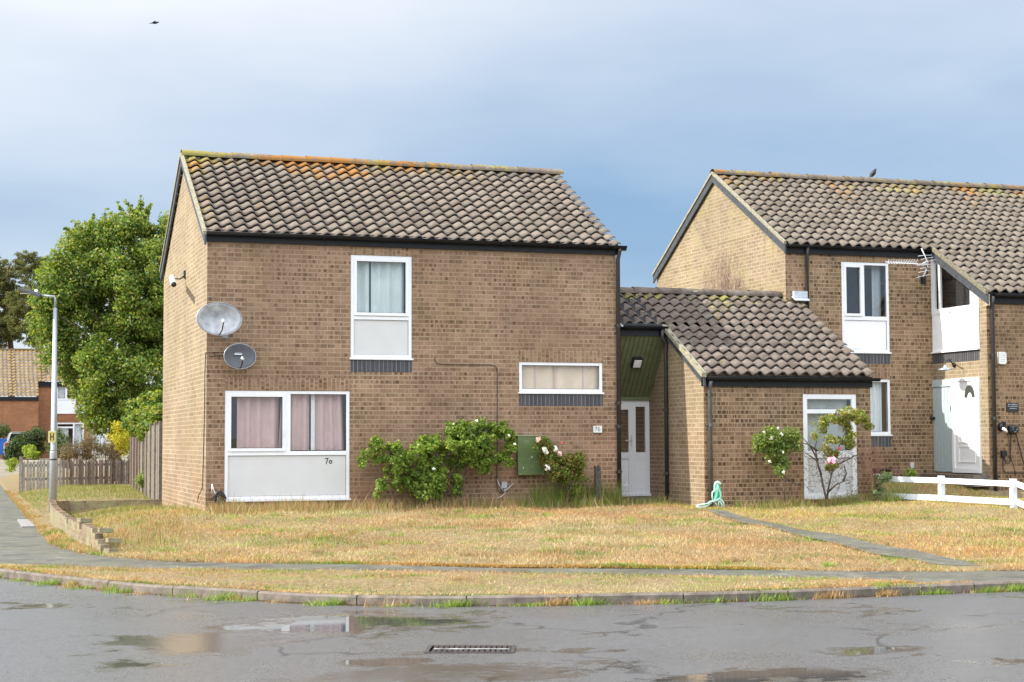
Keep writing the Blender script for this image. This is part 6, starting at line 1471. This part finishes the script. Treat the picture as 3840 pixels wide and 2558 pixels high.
MB().lathe([(0, 0), (.07, 0), (.075, -.03), (.06, -.08), (0, -.08)], None, n=20, T=lambda x, y, z: (hp.x+x, YF-.001+z, hp.z+y*1.15)).build('cup', m_blackp, hl, smooth=True)
MB().box((hp.x+.0, YF-.10, hp.z+.02), (hp.x+.06, YF-.03, hp.z+.10)).build('top_latch', m_blackp, hl, bevel=.012)
MB().tube([B(3760, 1606, y=YF-.12), B(3768, 1611, y=YF-.15), B(3776, 1621, y=YF-.16)], [.027, .03, .024], 10).build('plug', m_whitep, hl, smooth=True)
q0_, q1_ = B(3757, 1712, y=YF-.05), B(3776, 1690, y=YF-.05)
jb = thing('junction_box', 'square black junction box below the plug holster', 'junction box', (q0_.x+.05, YF-.03, q0_.z)); MB().box((q0_.x, YF-.06, q0_.z), (q1_.x, YF-.001, q1_.z)).build('box', m_blackp, jb, bevel=.006); MB().tube([((q0_.x+q1_.x)/2, YF-.03, q0_.z), ((q0_.x+q1_.x)/2, YF-.03, q0_.z-.05)], .014, 8).build('gland', m_blackp, jb)
def Q(*l): return [B(3700+a/4.9, 1500+b/4.9, y=YF-.03) for a, b in l]
cable('black cable looping from the junction box up to the charger', Q((325, 1040), (335, 1110), (355, 1155), (390, 1172), (425, 1145), (440, 1060), (440, 900), (445, 700), (455, 610)), .010)
cable('black cable running along the foot of the neighbouring wall', Q((298, 1050), (298, 1200), (305, 1290), (350, 1335), (420, 1340), (800, 1340)), .010)
cable('charging cable slanting down to the right from the charger', Q((535, 605), (580, 780), (640, 1010), (720, 1290)), .010)
cable('thin cable hanging from the white plug', Q((385, 610), (405, 750), (425, 950), (460, 1110), (510, 1260), (530, 1400)), .006)
# white vent on the neighbour's wall
vq = B(3421, 1745, y=YN-.03); vt = MB().box((vq.x-.04, YN-.04, vq.z-.055), (vq.x+.04, YN-.001, vq.z+.055)).build('wall_vent', simple('vent_white', (.6, .6, .6), .5), None, bevel=.006); tag(vt, 'small pale wall vent low between window and grey door', 'vent')
vq = B(3310, 1757, y=YN-.05); vt = MB().box((B(3277, 1757, y=YN-.05).x, YN-.15, vq.z-.02), (B(3345, 1757, y=YN-.05).x, YN-.001, vq.z)).build('wall_shelf', simple('brown_board', (.10, .06, .05), .6), None); tag(vt, 'thin dark shelf low on the wall under the net curtain window', 'shelf')
# gooseneck wall lamp
gm = B(3577, 1369, x=XI-.02); gs = B(3545, 1382, x=XI-.40)
gk = thing('gooseneck_lamp', 'gooseneck wall lamp with flat round shade above the grey door', 'wall lamp', tuple(gm))
MB().lathe([(0, 0), (.045, 0), (.045, .03), (0, .04)], None, n=16, T=lambda x, y, z: (XI-.001-z, gm.y+x, gm.z+y)).build('backplate', m_blackp, gk, smooth=True)
MB().tube([(XI-.03, gm.y, gm.z), (XI-.12, gm.y, gm.z+.10), (XI-.26, gs.y, gs.z+.19), (gs.x, gs.y, gs.z+.14), (gs.x, gs.y, gs.z+.03)], .011, 8).build('neck', m_blackp, gk, smooth=True)
MB().lathe([(.02, .07), (.035, .05), (.05, .02), (.13, -.01), (.15, -.025), (.145, -.028), (.0, .01)], tuple(gs), n=28).build('shade', m_metal, gk, smooth=True)
MB().lathe([(0, 0), (.025, -.01), (.03, -.04), (0, -.07)], tuple(gs), n=12).build('bulb', m_whitep, gk, smooth=True)
# tv aerial under the eaves
YA = YN-.55
def AE(a, b, y=YA): return B(3280+a/9.8, 930+b/9.8, y=y)
ae = thing('tv_aerial', 'silver television aerial bracketed to the wall below the neighbouring eaves', 'aerial', tuple(AE(1850, 1150, YN)))
MB().tube([AE(400, 520), AE(1100, 550), AE(1600, 600), AE(1950, 560)], .009, 6).build('boom', m_alum, ae, smooth=True)
MB().tube([AE(1720, 20), AE(1930, 480), AE(1970, 570)], .010, 6).build('reflector_arm', m_alum, ae, smooth=True); MB().tube([AE(1960, 600), AE(1890, 820), AE(1790, 1060)], .010, 6).build('reflector_arm', m_alum, ae, smooth=True)
for (a, b, c_, d_) in ((1600, 300, 2100, 265), (1690, 430, 2170, 340), (1760, 560, 2240, 430), (1720, 640, 2310, 590), (1680, 760, 2120, 690), (1620, 900, 2120, 820), (1540, 1090, 2060, 970)):
    MB().tube([AE(a, b, YA-.08), AE((a+c_)/2, (b+d_)/2-14, YA), AE(c_, d_, YA-.06)], .005, 5).build('reflector_rod', m_alum, ae, smooth=True)
for k_ in range(12):
    a_ = 430+k_*95; MB().tube([AE(a_, 590, YA-.02), AE(a_+55, 500, YA), AE(a_+110, 420, YA+.04)], .004, 5).build('director', m_alum, ae); MB().tube([AE(a_-30, 480, YA-.02), AE(a_+55, 545, YA), AE(a_+110, 590, YA-.03)], .004, 5).build('director', m_alum, ae)
MB().tube([AE(1550, 560), AE(1560, 660), AE(1700, 610), AE(1900, 480), AE(1960, 560), AE(1750, 600)], .009, 6).build('dipole', m_alum, ae, smooth=True)
MB().tube([AE(1900, 640), AE(1940, 920), Vector((AE(1900, 1000).x, YA+.1, AE(1900, 1080).z)), AE(1790, 1150, YN)], .014, 8).build('mast', m_blackp, ae, smooth=True); bq = AE(1790, 1150, YN-.01); MB().box((bq.x-.06, YN-.015, bq.z-.1), (bq.x+.06, YN-.001, bq.z+.08)).build('wall_plate', m_blackp, ae)

# birds
def bird(label, c, s, fwd, flying):
    t_ = thing('bird', label, 'bird', tuple(c)); f = Vector(fwd).normalized(); c = Vector(c); side = f.cross(Vector((0, 0, 1))).normalized(); u_ = side.cross(f)
    import bmesh
    bmk = MB(); pts = [c-f*s*.5, c-f*s*.3, c-f*s*.08, c+f*s*.16, c+f*s*.30+u_*s*.03, c+f*s*.40+u_*s*.05, c+f*s*.47+u_*s*.05, c+f*s*.56+u_*s*.035]
    bmk.tube(pts, [*[s*q_*(1 if flying else 1.5) for q_ in (.05, .045, .12, .135, .09, .075, .04, .006)]], 12).build('body', m_bird, t_, smooth=True)
    if flying:
        for sg_ in (-1, 1):
            w0 = c+f*s*.14+side*sg_*s*.06+u_*s*.05; tipw = c-f*s*.28+side*sg_*s*.50+u_*s*(-.08 if sg_ > 0 else .22); MB().prism([w0, c+f*s*.12+side*sg_*s*.30+u_*s*.16, tipw, c-f*s*.16+side*sg_*s*.22+u_*s*.07, c-f*s*.14+side*sg_*s*.05+u_*s*.03], u_*s*.02).build('wing', m_bird, t_)
        MB().prism([c-f*s*.4+side*s*.03, c-f*s*.62+side*s*.08, c-f*s*.62-side*s*.08, c-f*s*.4-side*s*.03], u_*s*.015).build('tail', m_bird, t_)
    else:
        MB().prism([c-f*s*.35+side*s*.05, c-f*s*.85+side*s*.06, c-f*s*.85-side*s*.06, c-f*s*.35-side*s*.05], u_*s*.03).build('tail', m_bird, t_)
        for sg_ in (-1, 1):
            MB().tube([c+side*sg_*s*.05-f*s*.0, Vector((c.x, c.y, c.z-s*.34))+side*sg_*s*.06], s*.015, 5).build('leg', m_bird, t_)
            MB().prism([c+f*s*.16+side*sg_*s*.13, c-f*s*.1+side*sg_*s*.13+u_*s*.05, c-f*s*.5+side*sg_*s*.05, c-f*s*.1+side*sg_*s*.14-u_*s*.07], side*sg_*s*.015).build('wing', m_bird, t_)
bird('small dark bird flying high in the pale sky at upper left', B(580, 86, y=14), .22, (1, -.2, .12), True)
pb_c = B(3272, 678, y=yrN); pb_c.z = max(pb_c.z, ZRn+.15)
bird('black bird perched on the neighbouring roof ridge', pb_c, .27, (.55, -.35, .75), False)

# drain grating in the road
gr = thing('drain_grate', 'worn iron drain grating set in the wet road', 'drain grate', (.0, -15.15, -.25))
ga = math.atan2(-.18, .49); gcx, gcy = B(1765, 2437, z=-.25)[:2]
def TG(u, v, n): return (gcx+u*math.cos(ga)-v*math.sin(ga), gcy+u*math.sin(ga)+v*math.cos(ga), -.25+n)
m_iron = simple('worn_iron', (.10, .085, .075), .5, metal=.5, noise=.4, nscale=40)
fr_ = MB(); 
for a in ((-.34, -.22, .34, -.19), (-.34, .19, .34, .22), (-.34, -.19, -.31, .19), (.31, -.19, .34, .19)): fr_.box((a[0], a[1], -.02), (a[2], a[3], .010), TG)
fr_.build('frame', m_iron, gr); MB().box((-.31, -.19, -.03), (.31, .19, -.0), TG).build('pit', m_dark, gr)
mb = MB()
for i in range(15):
    for j in range(7):
        u_, v_ = -.29+i*.041, -.165+j*.052; o_ = .012 if i % 2 else 0; mb.box((u_, v_+o_, .0), (u_+.030, v_+.028+o_, .010), TG)
mb.build('grid', m_iron, gr); MB().box((-.28, -.055, .0105), (.30, -.02, .014), TG).build('painted_strip', simple('worn_white', (.30, .29, .28), .6, noise=.7, nscale=18), gr)
